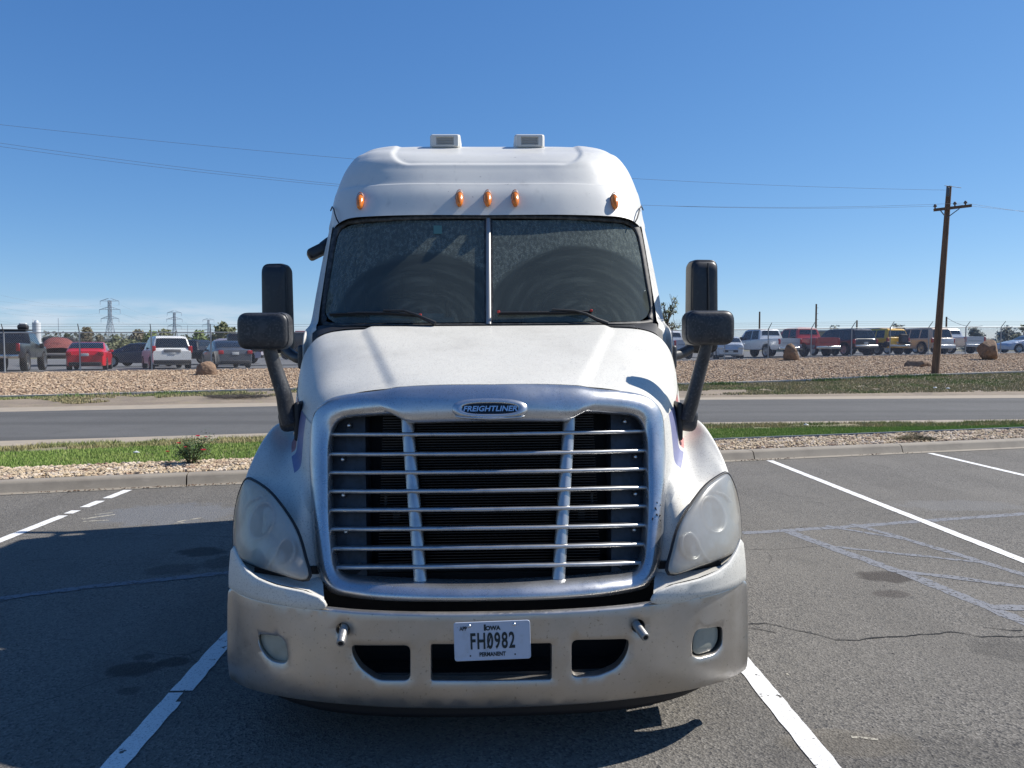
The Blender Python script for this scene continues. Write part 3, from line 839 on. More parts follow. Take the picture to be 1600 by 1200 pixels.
# slats
def inner_w(py):
    ws = [abs(ray_poly(INN, a)[0]) for a in angs if abs(ray_poly(INN, a)[1]-py) < 6 and math.sin(a) > 0.3]
    return (sum(ws)/len(ws) if ws else 240)
for k, py in enumerate((678.5, 709.5, 738.5, 768, 797.5, 827.5, 858, 887.5)):
    wmax = inner_w(py) + 5
    rows = []
    n = 28
    prof = [(0.006, 0.0085), (0.0, 0.0065), (-0.003, 0.001), (-0.001, -0.006), (0.010, -0.0105), (0.05, -0.006), (0.055, 0.002), (0.03, 0.007)]
    for i in range(n+1):
        w = -wmax + 2*wmax*i/n
        sag = -2.0*(w/wmax)**2
        sag += random.uniform(-.18, .18)
        c = on_surf(w, py+sag+1, front_y, 0.028)
        rows.append([c + Vector((0, a, b)) for a, b in prof])
    mb = MB(); mb.grid(rows, closed=True)
    mb.build('slat', M['slat_chrome'], grille)
# uprights between slats
lev = [661, 678.5, 709.5, 738.5, 768, 797.5, 827.5, 858, 887.5, 914]
for sgn in (1, -1):
    mb = MB()
    for i in range(9):
        a, b = lev[i]+(3 if i else -8), lev[i+1]-3
        w = lambda py: 128.5 - (py-661)/(914-661)*18
        rows = []
        for py in (a, (a+b)/2, b):
            c = on_surf(sgn*w(py), py, front_y, 0.035)
            rows.append([c+Vector((sgn*dx, dy, 0)) for dx, dy in ((-0.030, 0.03), (-0.026, 0.002), (-0.004, -0.004), (0.002, -0.003), (0.024, 0.006), (0.028, 0.05))])
        mb.grid(rows)
    mb.build('upright', M['slat_chrome'], grille)
# radiator core with fins and the two side panels with bolts
mb = MB()
z0, z1 = 0.70, 1.42
nf = 62
for i in range(nf):
    z = z0 + (z1-z0)*i/nf; y = 3.32 + (z-0.62)*0.36
    mb.box((0, y, z), (0.98, 0.03, 0.0035))
radiator = MB()
radiator.add([(-0.76,3.46,0.55),(0.76,3.46,0.55),(0.70,3.74,1.38),(-0.70,3.74,1.38)], [(0,1,2,3)])
rb = radiator.build('radiator', M['black'], grille)
mb.build('radiator_fins', M['badge_black'], grille)
for sgn in (1, -1):
    mb = MB()
    rows = []
    for py in (650, 700, 760, 820, 870, 912):
        ww = 246
        rows.append([on_surf(sgn*w, py, front_y, 0.085+d) for w, d in ((252, 0), (226, 0.0), (196, 0.008), (193, 0.10))])
    mb.grid(rows, smooth=False)
    pan = mb.build('side_panel', M['grille_back'], grille)
    for w0, py0 in ((160, 700), (150, 812)):
        mb = MB(); c = on_surf(sgn*w0, py0, front_y, 0.16); mb.box(c, (0.035, 0.05, 0.07), bev=0.006)
        mb.cyl(c+Vector((0.05*sgn, 0, -0.05)), c+Vector((0.05*sgn, 0, 0.08)), 0.008)
    mb.build('bracket', M['cleanplastic'], grille)
    bolts = ((222,667),(232,721),(231,778),(227,836),(206,891)) if sgn < 0 else ((216,661),(233,717),(233,776),(231,833),(210,888))
    for w, py in bolts:
        c = on_surf(sgn*w, py, front_y, 0.07, raw=True)
        mb = MB(); mb.lathe([(0, -0.016), (0.006, -0.015), (0.0105, -0.008), (0.011, 0.01)], c, (0, 1, 0), 12)
        mb.build('bolt', M['bolt'], grille)
# badge
by = lambda w, py, off: on_surf(w, py, front_y, off, cx=765.5)
def oval(wr, hr, cw, cpy, off, n=40, pw=2.6):
    out = []
    for i in range(n):
        t = 2*math.pi*i/n; c, s = math.cos(t), math.sin(t)
        out.append(by(cw + wr*math.copysign(abs(c)**(2/pw), c), cpy + hr*math.copysign(abs(s)**(2/pw), s), off))
    return out
mb = MB()
rows = [oval(a, b, 0, 637.5, o) for a, b, o in ((60, 17, -0.018), (57, 15.5, -0.032), (52, 12.5, -0.040), (46, 9.6, -0.041), (43.5, 8.6, -0.036), (42, 7.5, -0.033))]
mb.grid(rows, closed=True)
badge = mb.build('badge', M['chrome'], grille)
mb = MB(); o = oval(43.5, 8.6, 0, 637.5, -0.0355); mb.add(o, [tuple(range(len(o)))]); mb.build('badge_field', M['badge_black'], badge)
mb = MB()
rows = []
for i in range(21):
    w = -54 + 108*i/20; e = (1-abs(i-10)/10)**0.4
    c = by(w, 650 + 4*e*0.5, -0.02)
    rows.append([c+Vector((0, 0.01, 0.008)), c+Vector((0, -0.022*e, 0.004)), c+Vector((0, -0.026*e, -0.004*e)), c+Vector((0, -0.01*e, -0.012*e)), c+Vector((0, 0.01, -0.012*e))])
mb.grid(rows); mb.build('badge_lip', M['chrome'], badge)

def text_mesh(name, s, size, origin, xdir, zdir, m, parent, sx=1.0, bold=0.0, shear=0.0, depth=0.0006, spacing=1.0):
    cu = bpy.data.curves.new(name, 'FONT'); cu.body = s; cu.size = size
    cu.align_x = 'CENTER'; cu.align_y = 'CENTER'; cu.offset = bold; cu.shear = shear; cu.extrude = depth; cu.space_character = spacing
    cu.resolution_u = 4
    o = bpy.data.objects.new(name, cu); COL.objects.link(o)
    dg = bpy.context.evaluated_depsgraph_get()
    me = bpy.data.meshes.new_from_object(o.evaluated_get(dg))
    bpy.data.objects.remove(o); bpy.data.curves.remove(cu)
    X = Vector(xdir).normalized()*sx; Z = Vector(zdir).normalized(); Nn = Vector(xdir).cross(Vector(zdir)).normalized()
    mt = Matrix((X, Z, Nn)).transposed().to_4x4(); mt.translation = Vector(origin)
    me.transform(mt); me.materials.clear(); me.materials.append(m)
    me.name = name
    return link(name, me, parent)
c = by(0, 637.8, -0.0372)
text_mesh('badge_lettering', 'FREIGHTLINER', 0.0335, c, (1, 0, 0), (0, 0.30, 1), M['logo'], badge, sx=1.08, bold=0.0009, shear=0.22, depth=0.0006, spacing=1.02)

# ---------------- sheet with holes on a curved face
def inset_loop(loop, d):
    n = len(loop); out = []
    area = sum(loop[i][0]*loop[(i+1) % n][1]-loop[(i+1) % n][0]*loop[i][1] for i in range(n))
    sg = 1 if area > 0 else -1
    for i in range(n):
        a, b, c_ = Vector(loop[i-1]), Vector(loop[i]), Vector(loop[(i+1) % n])
        e = (c_-a).normalized(); nn = Vector((e.y, -e.x))*sg
        out.append((b.x+nn.x*d, b.y+nn.y*d))
    return out
def pip(x, y, poly):
    c_ = False; n = len(poly); j = n-1
    for i in range(n):
        xi, yi = poly[i]; xj, yj = poly[j]
        if (yi > y) != (yj > y) and x < (xj-xi)*(y-yi)/(yj-yi)+xi: c_ = not c_
        j = i
    return c_
def rpoly(pts, n=4, r=None):
    """round the corners of polygon pts (2D)"""
    out = []; m = len(pts)
    for i in range(m):
        a, b, c_ = Vector(pts[i-1]), Vector(pts[i]), Vector(pts[(i+1) % m])
        rr = min(r, (a-b).length/2.05, (c_-b).length/2.05)
        p = b+(a-b).normalized()*rr; q = b+(c_-b).normalized()*rr
        for k in range(n+1):
            t = k/n; out.append(tuple((1-t)**2*p + 2*t*(1-t)*b + t*t*q))
    return out
def dense(loop, step):
    out = []
    for i in range(len(loop)):
        a, b = Vector(loop[i]), Vector(loop[(i+1) % len(loop)])
        k = max(1, int((b-a).length/step))
        for j in range(k): out.append(tuple(a+(b-a)*(j/k)))
    return out
def sheet(outer, holes, yf, step, orim, hrim):
    mb = MB()
    outer = dense(outer, step); holes = [dense(h, step) for h in holes]
    pts = []; edges = []
    for lp in [outer]+holes:
        b = len(pts); pts += lp; edges += [(b+i, b+(i+1) % len(lp)) for i in range(len(lp))]
    xs = [p[0] for p in outer]; ys = [p[1] for p in outer]; bnd = list(pts)
    x = min(xs)
    while x < max(xs):
        y = min(ys)
        while y < max(ys):
            if pip(x, y, outer) and not any(pip(x, y, h) for h in holes) and min((x-a)**2+(y-b)**2 for a, b in bnd) > (step*0.45)**2: pts.append((x, y))
            y += step
        x += step
    v, e, f, *_ = delaunay_2d_cdt([Vector(p) for p in pts], edges, [], 0, 1e-6)
    keep = []
    for t in f:
        cx_ = sum(v[i][0] for i in t)/3; cy_ = sum(v[i][1] for i in t)/3
        if pip(cx_, cy_, outer) and not any(pip(cx_, cy_, h) for h in holes): keep.append(tuple(t))
    mb.add([(p[0], yf(p[0], p[1]), p[1]) for p in v], keep, 0, True)
    for lps, rim, sg in (([outer], orim, 1), (holes, hrim, -1)):
        for lp in lps:
            rows = []
            for o_, bk in rim:
                q = inset_loop(lp, o_*sg); rows.append([(a, yf(a, b)+bk, b) for a, b in q])
            mb.grid(rows, closed=True)
    return mb

# ---------------- bumper
def bump_y(x, z):
    ax = min(abs(x), 1.14)
    return 3.03 + 0.10*(ax/1.11)**2 + 0.20*(ax/1.11)**6 + 0.5*max(0.0, 0.36-z)**2*3
def to2(w, py, f, raw=False):
    p = on_surf(w, py, f, raw=raw); return (p.x, p.z)
bh = [(0,963),(100,962),(200,957),(262,950),(330,940),(378,927),(396,917),(400,930),(401,980),(400,1035),(393,1056),(372,1067),(330,1079),(250,1092),(150,1101),(0,1105)]
bl = [to2(w, p, bump_y) for w, p in bh]
outer = bl + [(-x, z) for x, z in bl[1:-1]][::-1]
outer = [(p.x, p.y) for p in spline([(a, b, 0) for a, b in outer], 4, True)]
def H(pts, r, n=5): return rpoly([to2(x-CXP, y, bump_y, True) for x, y in pts], n, r)
holes = [H([(548,1008),(642,1008),(642,1065),(590,1065),(562,1046),(549,1024)], 0.03),
         H([(672,1006),(863,1004),(863,1063),(672,1065)], 0.014),
         H([(892,999),(985,997),(981,1022),(965,1044),(935,1057),(892,1060)], 0.03),
         H([(401,990),(438,994),(448,1007),(452,1040),(421,1035),(404,1012)], 0.04),
         H([(1087,982),(1129,976),(1129,1006),(1118,1022),(1090,1030),(1080,1025),(1080,1000)], 0.03)]
circ = lambda cx_, cy_, r: [(cx_+r*math.cos(t*math.pi/10), cy_+r*math.sin(t*math.pi/10)) for t in range(20)]
for px_, py_ in ((535.5, 984), (997, 978)):
    a, b = to2(px_-CXP, py_, bump_y, True); holes.append(circ(a, b, 0.030))
bump = sheet(outer, holes, bump_y, 0.035, [(0, 0), (0.005, 0.002), (0.009, 0.008), (0.010, 0.018), (0.007, 0.040), (-0.008, 0.055), (-0.03, 0.06)], [(0, 0), (0.002, 0.002), (0.004, 0.006), (0.004, 0.05)])
# wrapped ends going back along the fender
for sgn in (1, -1):
    rows = []
    for k, (z,) in enumerate([(0.34,), (0.40,), (0.52,), (0.60,)]):
        rows.append([Vector((sgn*(1.104+0.004*min(1, t*4)), 3.44+0.18*t, z - (0.02*t if k == 0 else 0))) for t in (0, .15, .4, .7, 1)])
    bump.grid(rows)
bumper = bump.build('bumper', M['bumper'], truck, weld=0.0004, auto=50)
for w_, p_, l_ in ((262,786,9),(265,789,7),(259,793,6),(264,806,10),(261,803,6),(266,812,5),(254,808,4)):
    c = on_surf(w_, p_, front_y, -0.0315 if w_ < 262 else -0.026, raw=True); mb = MB()
    mb.box(c, (0.004, 0.006, l_*0.0028), rot=(0.38, random.uniform(-.7, .7), 0)); mb.build('scuff_mark', M['scuff'], grille)
# bumper fog lights
for poly in ([(403,992),(437,995),(446,1007),(450,1038),(422,1033),(406,1011)], [(1091,984),(1123,979),(1123,1003),(1114,1018),(1092,1025),(1085,1021),(1085,1001)]):
    lp = rpoly([to2(x-CXP, y, bump_y, True) for x, y in poly], 6, 0.032)
    mb = sheet(lp, [], lambda x, z: bump_y(x, z)+0.022, 0.03, [(0, 0), (0.002, 0.003), (0.003, 0.03)], [])
    fl = mb.build('fog_light', M['foglens'], bumper, weld=0.0004)
    lp2 = inset_loop(lp, 0.02)
    mb = sheet(lp2, [], lambda x, z: bump_y(x, z)+0.045, 0.04, [(0, 0)], [])
    mb.build('fog_light_bezel', M['rubber'], bumper)
# towing pins
for (px_, py_), d in (((537.5, 984), Vector((0.0, -0.075, -0.028))), ((994, 976), Vector((0.022, -0.085, -0.022)))):
    p = on_surf(px_-CXP, py_, bump_y, raw=True)
    a = p - d*0.7; b = p + d
    mb = MB(); dn = d.normalized()
    mb.lathe([(0.0175, 0), (0.0175, (b-a).length-0.004), (0.015, (b-a).length), (0.0095, (b-a).length), (0.0085, (b-a).length-0.02), (0, (b-a).length-0.02)], a, dn, 20)
    mb.build('tow_pin', M['steel'], bumper)
    mb = MB(); mb.cyl(b - dn*0.004, b+dn*0.0006, 0.0098, 0.0098, 16); mb.build('pin_bore', M['black'], bumper)
# dark cavity behind bumper
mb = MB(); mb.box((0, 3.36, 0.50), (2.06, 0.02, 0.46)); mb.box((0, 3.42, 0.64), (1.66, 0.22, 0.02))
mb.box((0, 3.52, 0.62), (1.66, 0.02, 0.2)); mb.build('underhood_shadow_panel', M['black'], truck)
mb = MB(); mb.box((0.12, 3.16, 0.49), (0.10, 0.03, 0.05), bev=0.005); mb.box((-0.24, 3.2, 0.47), (0.06, 0.05, 0.05), bev=0.005)
mb.cyl((-0.5, 3.25, 0.52), (0.5, 3.25, 0.52), 0.012); mb.build('bumper_bracket', M['cleanplastic'], bumper)

# black air dam below the bumper, and an added light-blocking plate
mb = MB(); rows = []
for i in range(25):
    x = -1.0 + 2.0*i/24; y = 3.50 + 0.10*abs(x)**3
    rows.append([Vector((x, y, 0.40)), Vector((x*0.985, y+0.0, 0.22)), Vector((x*0.96, y+0.03, 0.17)), Vector((x*0.95, y+0.07, 0.17))])
mb.grid(rows); mb.build('air_dam', M['rubber'], truck)
mb = MB(); rows = []
for i in range(31):
    x = -0.97 + 1.94*i/30; zb_ = 0.165 + 0.06*abs(x)**4
    y = bump_y(x, 0.33) + 0.05
    rows.append([Vector((x, y+0.0, 0.36)), Vector((x*0.99, y+0.01, zb_+0.02)), Vector((x*0.985, y+0.02, zb_)), Vector((x*0.98, y+0.05, zb_))])
mb.grid(rows); mb.build('lower_lip', M['rubber'], truck)
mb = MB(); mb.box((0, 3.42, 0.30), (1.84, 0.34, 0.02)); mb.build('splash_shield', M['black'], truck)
mb = MB(); mb.box((0, 4.9, 0.42), (1.5, 2.6, 0.05)); mb.build('underbody_light_block', M['black'], truck)  # unseen plate added to keep sky and sun light out from underneath

# licence plate
pc = WT(769.3, 1001, 3.005)
rot = R(1.3)
px_dir = Vector((math.cos(rot), 0, math.sin(rot))); pz_dir = Vector((-math.sin(rot), 0, math.cos(rot)))
PWd, PHt = 0.304, 0.156
lp = rpoly([(-PWd/2, -PHt/2), (PWd/2, -PHt/2), (PWd/2, PHt/2), (-PWd/2, PHt/2)], 6, 0.013)
mb = MB()
def pl3(a, b, off): return pc + px_dir*a + pz_dir*b + Vector((0, off, 0))
rows = [[pl3(a, b, 0.002) for a, b in lp], [pl3(a, b, -0.0008) for a, b in lp], [pl3(a, b, -0.0015) for a, b in inset_loop(lp, -0.003)], [pl3(a, b, -0.0002) for a, b in inset_loop(lp, -0.006)]]
mb.grid(rows, closed=True); mb.add(rows[3], [tuple(range(len(lp)))]); mb.add(rows[0], [tuple(range(len(lp)))])
plate = mb.build('license_plate', M['plate'], truck)
def ptxt(name, s, size, a, b, **k): text_mesh(name, s, size, pl3(a, b, -0.0014), px_dir, pz_dir, M['ink'], plate, **k)
ptxt('plate_number', 'FH0982', 0.090, 0.0005, -0.003, sx=0.56, bold=0.0020, spacing=1.15, depth=0.0004)
mb = MB(); zc = pl3(-0.0128, -0.003, -0.0022); mb.box(zc, (0.0042, 0.001, 0.052), rot=(0, 0.27, 0)); mb.build('zero_slash', M['ink'], plate)
ptxt('plate_state', 'I', 0.032, -0.0285, 0.053, sx=1.15, bold=0.0018, depth=0.0004)
ptxt('plate_state', 'OWA', 0.0235, 0.0035, 0.0505, sx=0.98, bold=0.0011, depth=0.0004)
ptxt('plate_note', 'APP', 0.0215, -0.114, 0.0525, sx=0.78, bold=0.0007, depth=0.0004)
ptxt('plate_note', 'PERMANENT', 0.0225, -0.001, -0.0545, sx=0.80, bold=0.0008, depth=0.0004, spacing=1.02)
for a, b in ((-0.089, 0.063), (0.089, 0.063)):
    mb = MB(); mb.lathe([(0, -0.007), (0.004, -0.0065), (0.0068, -0.003), (0.007, 0.003)], pl3(a, b, -0.001), (0, 1, 0), 12); mb.build('screw', M['bolt'], plate)
for a, b in ((-0.089, -0.058), (0.089, -0.058)):
    mb = MB(); mb.cyl(pl3(a, b, -0.0015), pl3(a, b, 0.0), 0.0032, n=10); mb.build('plate_hole', M['black'], plate)

# ---------------- white corner fairings above the bumper
def fair_y(x, z): return bump_y(x, z) - 0.016 + 0.25*max(0, z-0.72)
fh = [(264,948),(256,946),(254,943),(257,937),(265,930),(290,921),(330,912),(358,900),(374,887),(386,868),(393,850),(397,856),(399,880),(400,911),(391,918),(374,926),(330,937.5),(290,946)]
for sgn in (1, -1):
    lp = [(sgn*a, b) for a, b in (to2(w, p, fair_y) for w, p in fh)]
    mb = sheet(dense(lp, 0.02), [], fair_y, 0.03, [(0, 0), (0.003, 0.004), (0.005, 0.014), (0.0, 0.028), (-0.02, 0.04)], [])
    mb.build('corner_fairing', M['paint'], truck, weld=0.0005, auto=60)
    # valance between lamp and fairing (leans under the lamp)
    rows = []
    for top, bot in zip([(262,893),(282,899),(326,888),(368,873),(385,862)], [(256,932),(282,918),(325,908),(362,894),(386,872)]):
        a = on_surf(top[0]*sgn, top[1], lambda x, z: 3.32+0.16*abs(x)**4) ; b = on_surf(bot[0]*sgn, bot[1], lambda x, z: bump_y(x, z)+0.06)
        a.y = max(a.y, b.y+0.02)
        rows.append([a, (a+b)/2+Vector((0, 0.02, 0)), b])
    mb = MB(); mb.grid(rows); mb.build('lower_valance', M['paint'], truck)

# ---------------- headlights
def fend_y(x, z):
    ax = abs(x)
    return 3.205 + (z-0.70)*0.50 + 0.23*max(0, (ax-0.72)/0.38)**1.7
hl = [(361,746),(372,744.5),(381,762),(387,785),(390,808),(391,843),(385,862),(370,872),(326,888),(280,899),(284,863),(296,823),(316,789),(338,762)]
def lens_mat():
    m = bpy.data.materials.new('hazy_lamp_lens'); m.use_nodes = True; nt = m.node_tree; nt.nodes.clear()
    out = nt.nodes.new('ShaderNodeOutputMaterial'); a = nt.nodes.new('ShaderNodeBsdfTransparent'); b = nt.nodes.new('ShaderNodeBsdfPrincipled')
    b.inputs['Roughness'].default_value = 0.30; b.inputs['Coat Weight'].default_value = 0.6
    tc = nt.nodes.new('ShaderNodeTexCoord'); n = nt.nodes.new('ShaderNodeTexNoise'); n.inputs['Scale'].default_value = 7; n.inputs['Detail'].default_value = 6
    nt.links.new(tc.outputs['Object'], n.inputs['Vector'])
    r = nt.nodes.new('ShaderNodeValToRGB'); r.color_ramp.elements[0].position = 0.35; r.color_ramp.elements[1].position = 0.7
    r.color_ramp.elements[0].color = (0.42, 0.41, 0.38, 1); r.color_ramp.elements[1].color = (0.32, 0.285, 0.23, 1)
    nt.links.new(n.outputs['Fac'], r.inputs[0]); nt.links.new(r.outputs[0], b.inputs['Base Color'])
    a.inputs[0].default_value = (0.85, 0.86, 0.84, 1)
    mx = nt.nodes.new('ShaderNodeMixShader'); mx.inputs[0].default_value = 0.62
    nt.links.new(a.outputs[0], mx.inputs[1]); nt.links.new(b.outputs[0], mx.inputs[2]); nt.links.new(mx.outputs[0], out.inputs[0])
    return m
M['lens'] = lens_mat()
for sgn in (1, -1):
    base = [to2(w, p, fend_y) for w, p in hl]
    lp = [(p.x*sgn, p.y) for p in spline([(a, b, 0) for a, b in base], 4, True)]
    cx_, cz_ = sgn*1.00, 0.90
    def ring(t, off, scale=True):
        return [Vector((cx_+(a-cx_)*t, fend_y(cx_+(a-cx_)*t, cz_+(b-cz_)*t)+off, cz_+(b-cz_)*t)) for a, b in lp]
    head = tag(empty('headlight', (0, 4.3, 0))); head.parent = truck; head.matrix_parent_inverse = Matrix.Translation(truck.location).inverted()
    if sgn < 0: head['label'] = 'left headlight with hazy lens in the shade'
    mb = MB(); mb.grid([ring(1.0, -0.004), ring(0.995, -0.022), ring(0.975, -0.032), ring(0.93, -0.038), ring(0.8, -0.045), ring(0.6, -0.050), ring(0.4, -0.053), ring(0.15, -0.055), ring(0.001, -0.055)], closed=True)
    mb.build('lens', M['lens'], head)
    mb = MB(); mb.grid([ring(1.035, 0.004), ring(1.035, -0.014), ring(1.015, -0.022), ring(0.985, -0.014)], closed=True); mb.build('lens_seal', M['rubber'], head)
    mb = MB(); mb.grid([ring(0.99, -0.006), ring(0.6, -0.004), ring(0.001, -0.004)], closed=True); mb.build('lamp_housing', M['reflector'], head)
    for arc in ([(300,842),(312,836),(322,846),(330,864),(342,882)], [(352,772),(366,777),(377,790)]):
        q_ = spline([on_surf(w_*sgn, p_, fend_y, -0.014) for w_, p_ in arc], 5)
        mb = MB(); mb.tube(q_, 0.006, 6); mb.build('reflector_ridge', M['bowl_rim'], head)
    for (w0, p0, rr) in ((349, 808, 0.086), (314, 858, 0.058)):
        c = on_surf(w0, p0, fend_y); c.x *= sgn; c.y -= 0.008
        ax = Vector((sgn*0.75, -1, 0.5))
        mb = MB(); mb.lathe([(rr*1.05, -0.006), (rr*1.02, 0.006), (rr*0.97, 0.008), (rr*0.90, 0.001), (rr*0.6, -0.003), (0, -0.004)], c, ax, 32)
        for i_, f_ in enumerate(mb.f): mb.mi[i_] = 1 if i_ < 96 else 0
        mb.build('reflector_bowl', [M['bowl'], M['bowl_rim']], head)

# ---------------- cab
gask = [(0,335),(110,335.5),(205,340),(228,346),(240,360),(246,390),(254,440),(262,492),(260,503),(248,509),(120,509),(0,509)]
glass_h = [(0,342),(110,343),(198,348),(220,353),(231,366),(238,396),(245,440),(252,482),(249,495),(238,503),(120,505),(0,505)]
def ws_y(x, z): return 4.83 + (z-1.83)*0.56 + 0.25*abs(x/1.08)**4
def g3(h, off, f=ws_y):
    fl = full(h); return [on_surf(p.x, p.y, f, off) for p in spline([(a, b, 0) for a, b in fl], 4, True)]
def blend_h(a, b, t): return [(p[0]+(q[0]-p[0])*t, p[1]+(q[1]-p[1])*t) for p, q in zip(a, b)]
# gasket
mb = MB()
out_h = [(w*1.012 if w else 0, p + (-2.0 if p < 420 else 1.5)) for w, p in gask]
mb.grid([g3(out_h, 0.03), g3(gask, -0.004), g3(blend_h(gask, glass_h, 0.3), -0.016), g3(blend_h(gask, glass_h, 0.75), -0.012), g3(glass_h, 0.0), g3(glass_h, 0.015)], closed=True)
windshield = mb.build('windshield', M['seal'], truck)
# glass panes: each half its own pane, grid filled
def glass_mat(cx_, name, rad_in, rad_out, cz=1.80):
    m = bpy.data.materials.new(name); m.use_nodes = True; nt = m.node_tree; nt.nodes.clear()
    L = nt.links
    out = nt.nodes.new('ShaderNodeOutputMaterial')
    tr = nt.nodes.new('ShaderNodeBsdfTransparent'); tr.inputs[0].default_value = (0.40, 0.50, 0.47, 1)
    gl = nt.nodes.new('ShaderNodeBsdfGlossy'); gl.inputs['Roughness'].default_value = 0.02; gl.inputs['Color'].default_value = (0.75, 0.85, 0.9, 1)
    fr = nt.nodes.new('ShaderNodeFresnel'); fr.inputs[0].default_value = 1.45
    m1 = nt.nodes.new('ShaderNodeMixShader'); L.new(fr.outputs[0], m1.inputs[0]); L.new(tr.outputs[0], m1.inputs[1]); L.new(gl.outputs[0], m1.inputs[2])
    du = nt.nodes.new('ShaderNodeBsdfDiffuse'); du.inputs[0].default_value = (0.32, 0.37, 0.33, 1)
    tc = nt.nodes.new('ShaderNodeTexCoord'); sp = nt.nodes.new('ShaderNodeSeparateXYZ'); L.new(tc.outputs['Object'], sp.inputs[0])
    def ma(op, a, b=0.0):
        n = nt.nodes.new('ShaderNodeMath'); n.operation = op
        for i, v in enumerate((a, b)):
            if isinstance(v, (int, float)): n.inputs[i].default_value = v
            else: L.new(v, n.inputs[i])
        return n.outputs[0]
    def rg(s, a, b, c_, d):
        n = nt.nodes.new('ShaderNodeMapRange'); n.interpolation_type = 'SMOOTHSTEP'
        for i, v in enumerate((a, b, c_, d)): n.inputs[1+i].default_value = v
        L.new(s, n.inputs[0]); return n.outputs[0]
    nz0 = nt.nodes.new('ShaderNodeTexNoise'); nz0.inputs['Scale'].default_value = 3.5; L.new(tc.outputs['Object'], nz0.inputs['Vector'])
    dx = ma('SUBTRACT', sp.outputs['X'], cx_); dz = ma('MULTIPLY', ma('SUBTRACT', sp.outputs['Z'], cz), 1.16)
    rr = ma('SQRT', ma('ADD', ma('MULTIPLY', dx, dx), ma('MULTIPLY', dz, dz)))
    rr = ma('ADD', rr, ma('MULTIPLY', ma('SUBTRACT', nz0.outputs['Fac'], 0.5), 0.03))
    clean = rg(rr, rad_out-0.03, rad_out+0.02, 0.0, 1.0)            # 1 outside the wiped arc
    inner = rg(rr, rad_in-0.04, rad_in+0.01, 0.8, 0.0)
    # streaky rings left by the blade
    n1 = nt.nodes.new('ShaderNodeTexNoise'); n1.noise_dimensions = '2D'; n1.inputs['Scale'].default_value = 1.0; n1.inputs['Detail'].default_value = 6; n1.inputs['Roughness'].default_value = 0.75
    cb = nt.nodes.new('ShaderNodeCombineXYZ'); L.new(ma('MULTIPLY', rr, 22.0), cb.inputs[0]); L.new(ma('MULTIPLY', ma('ARCTAN2', dz, dx), 1.1), cb.inputs[1]); L.new(cb.outputs[0], n1.inputs['Vector'])
    ringm = rg(n1.outputs['Fac'], 0.42, 0.80, 0.0, 0.8)
    n2 = nt.nodes.new('ShaderNodeTexNoise'); n2.inputs['Scale'].default_value = 170; n2.inputs['Detail'].default_value = 4; L.new(tc.outputs['Object'], n2.inputs['Vector'])
    mp = nt.nodes.new('ShaderNodeMapping'); mp.inputs['Scale'].default_value = (60, 60, 9); mp.inputs['Rotation'].default_value = (0, 0.25, 0); L.new(tc.outputs['Object'], mp.inputs[0])
    n3 = nt.nodes.new('ShaderNodeTexNoise'); n3.inputs['Scale'].default_value = 1; n3.inputs['Detail'].default_value = 6; L.new(mp.outputs[0], n3.inputs['Vector'])
    spk = ma('MULTIPLY', rg(n2.outputs['Fac'], 0.42, 0.68, 0.35, 1.0), rg(n3.outputs['Fac'], 0.36, 0.66, 0.35, 1.0))
    dirt = ma('MULTIPLY', ma('MAXIMUM', clean, inner), spk)
    wet = ma('MULTIPLY', ringm, ma('SUBTRACT', 1.0, clean))
    tot = ma('ADD', ma('MULTIPLY', dirt, 0.42), ma('ADD', ma('MULTIPLY', wet, 0.12), 0.14))
    m2 = nt.nodes.new('ShaderNodeMixShader'); L.new(tot, m2.inputs[0]); L.new(m1.outputs[0], m2.inputs[1]); L.new(du.outputs[0], m2.inputs[2])
    L.new(m2.outputs[0], out.inputs[0])
    return m
for sgn, mm in ((1, glass_mat(0.62, 'wiped_glass_driver', 0.10, 0.66)), (-1, glass_mat(-0.42, 'wiped_glass_passenger', 0.10, 0.60))):
    # left & right boundary columns from top to bottom
    rows = []
    hh = glass_h
    top = lambda w: np.interp(w, [0, 110, 198, 220, 231], [342, 343, 348, 353, 366])
    for i in range(25):
        t = i/24
        py = 344 + (503.5-344)*t
        wr = np.interp(py, [344, 350, 356, 366, 396, 440, 482, 495, 503.5], [150, 208, 223, 231, 238, 245, 252, 249, 236])
        rows.append([on_surf(sgn*(3+(wr-3)*k/20), py, ws_y, 0.006) for k in range(21)])
    mb = MB(); mb.grid(rows if sgn < 0 else [r[::-1] for r in rows]); mb.build('glass_pane', mm, windshield)
mb = MB()
rows = []
for i in range(13):
    py = 341 + (506-341)*i/12; c = on_surf(0.5, py, ws_y)
    rows.append([c+Vector((a, b, 0)) for a, b in ((-0.017, 0.012), (-0.014, -0.012), (-0.005, -0.016), (0.005, -0.016), (0.014, -0.012), (0.017, 0.012))])
mb.grid(rows); mb.build('divider', M['divider'], windshield)
mb = MB()
rows = []
for i in range(13):
    py = 340 + (507-340)*i/12; c = on_surf(0.5, py, ws_y, 0.004)
    rows.append([c+Vector((a, 0, 0)) for a in (-0.028, 0.028)])
mb.grid(rows); mb.build('divider_gasket', M['seal'], windshield)
a, b, c_, d = (on_surf(w, p, ws_y, 0.001) for w, p in ((-84,352),(-71,352),(-71,365),(-84,365)))
mb = MB(); mb.add([a, b, c_, d], [(0, 1, 2, 3)]); mb.build('window_sticker', M['decal'], windshield)

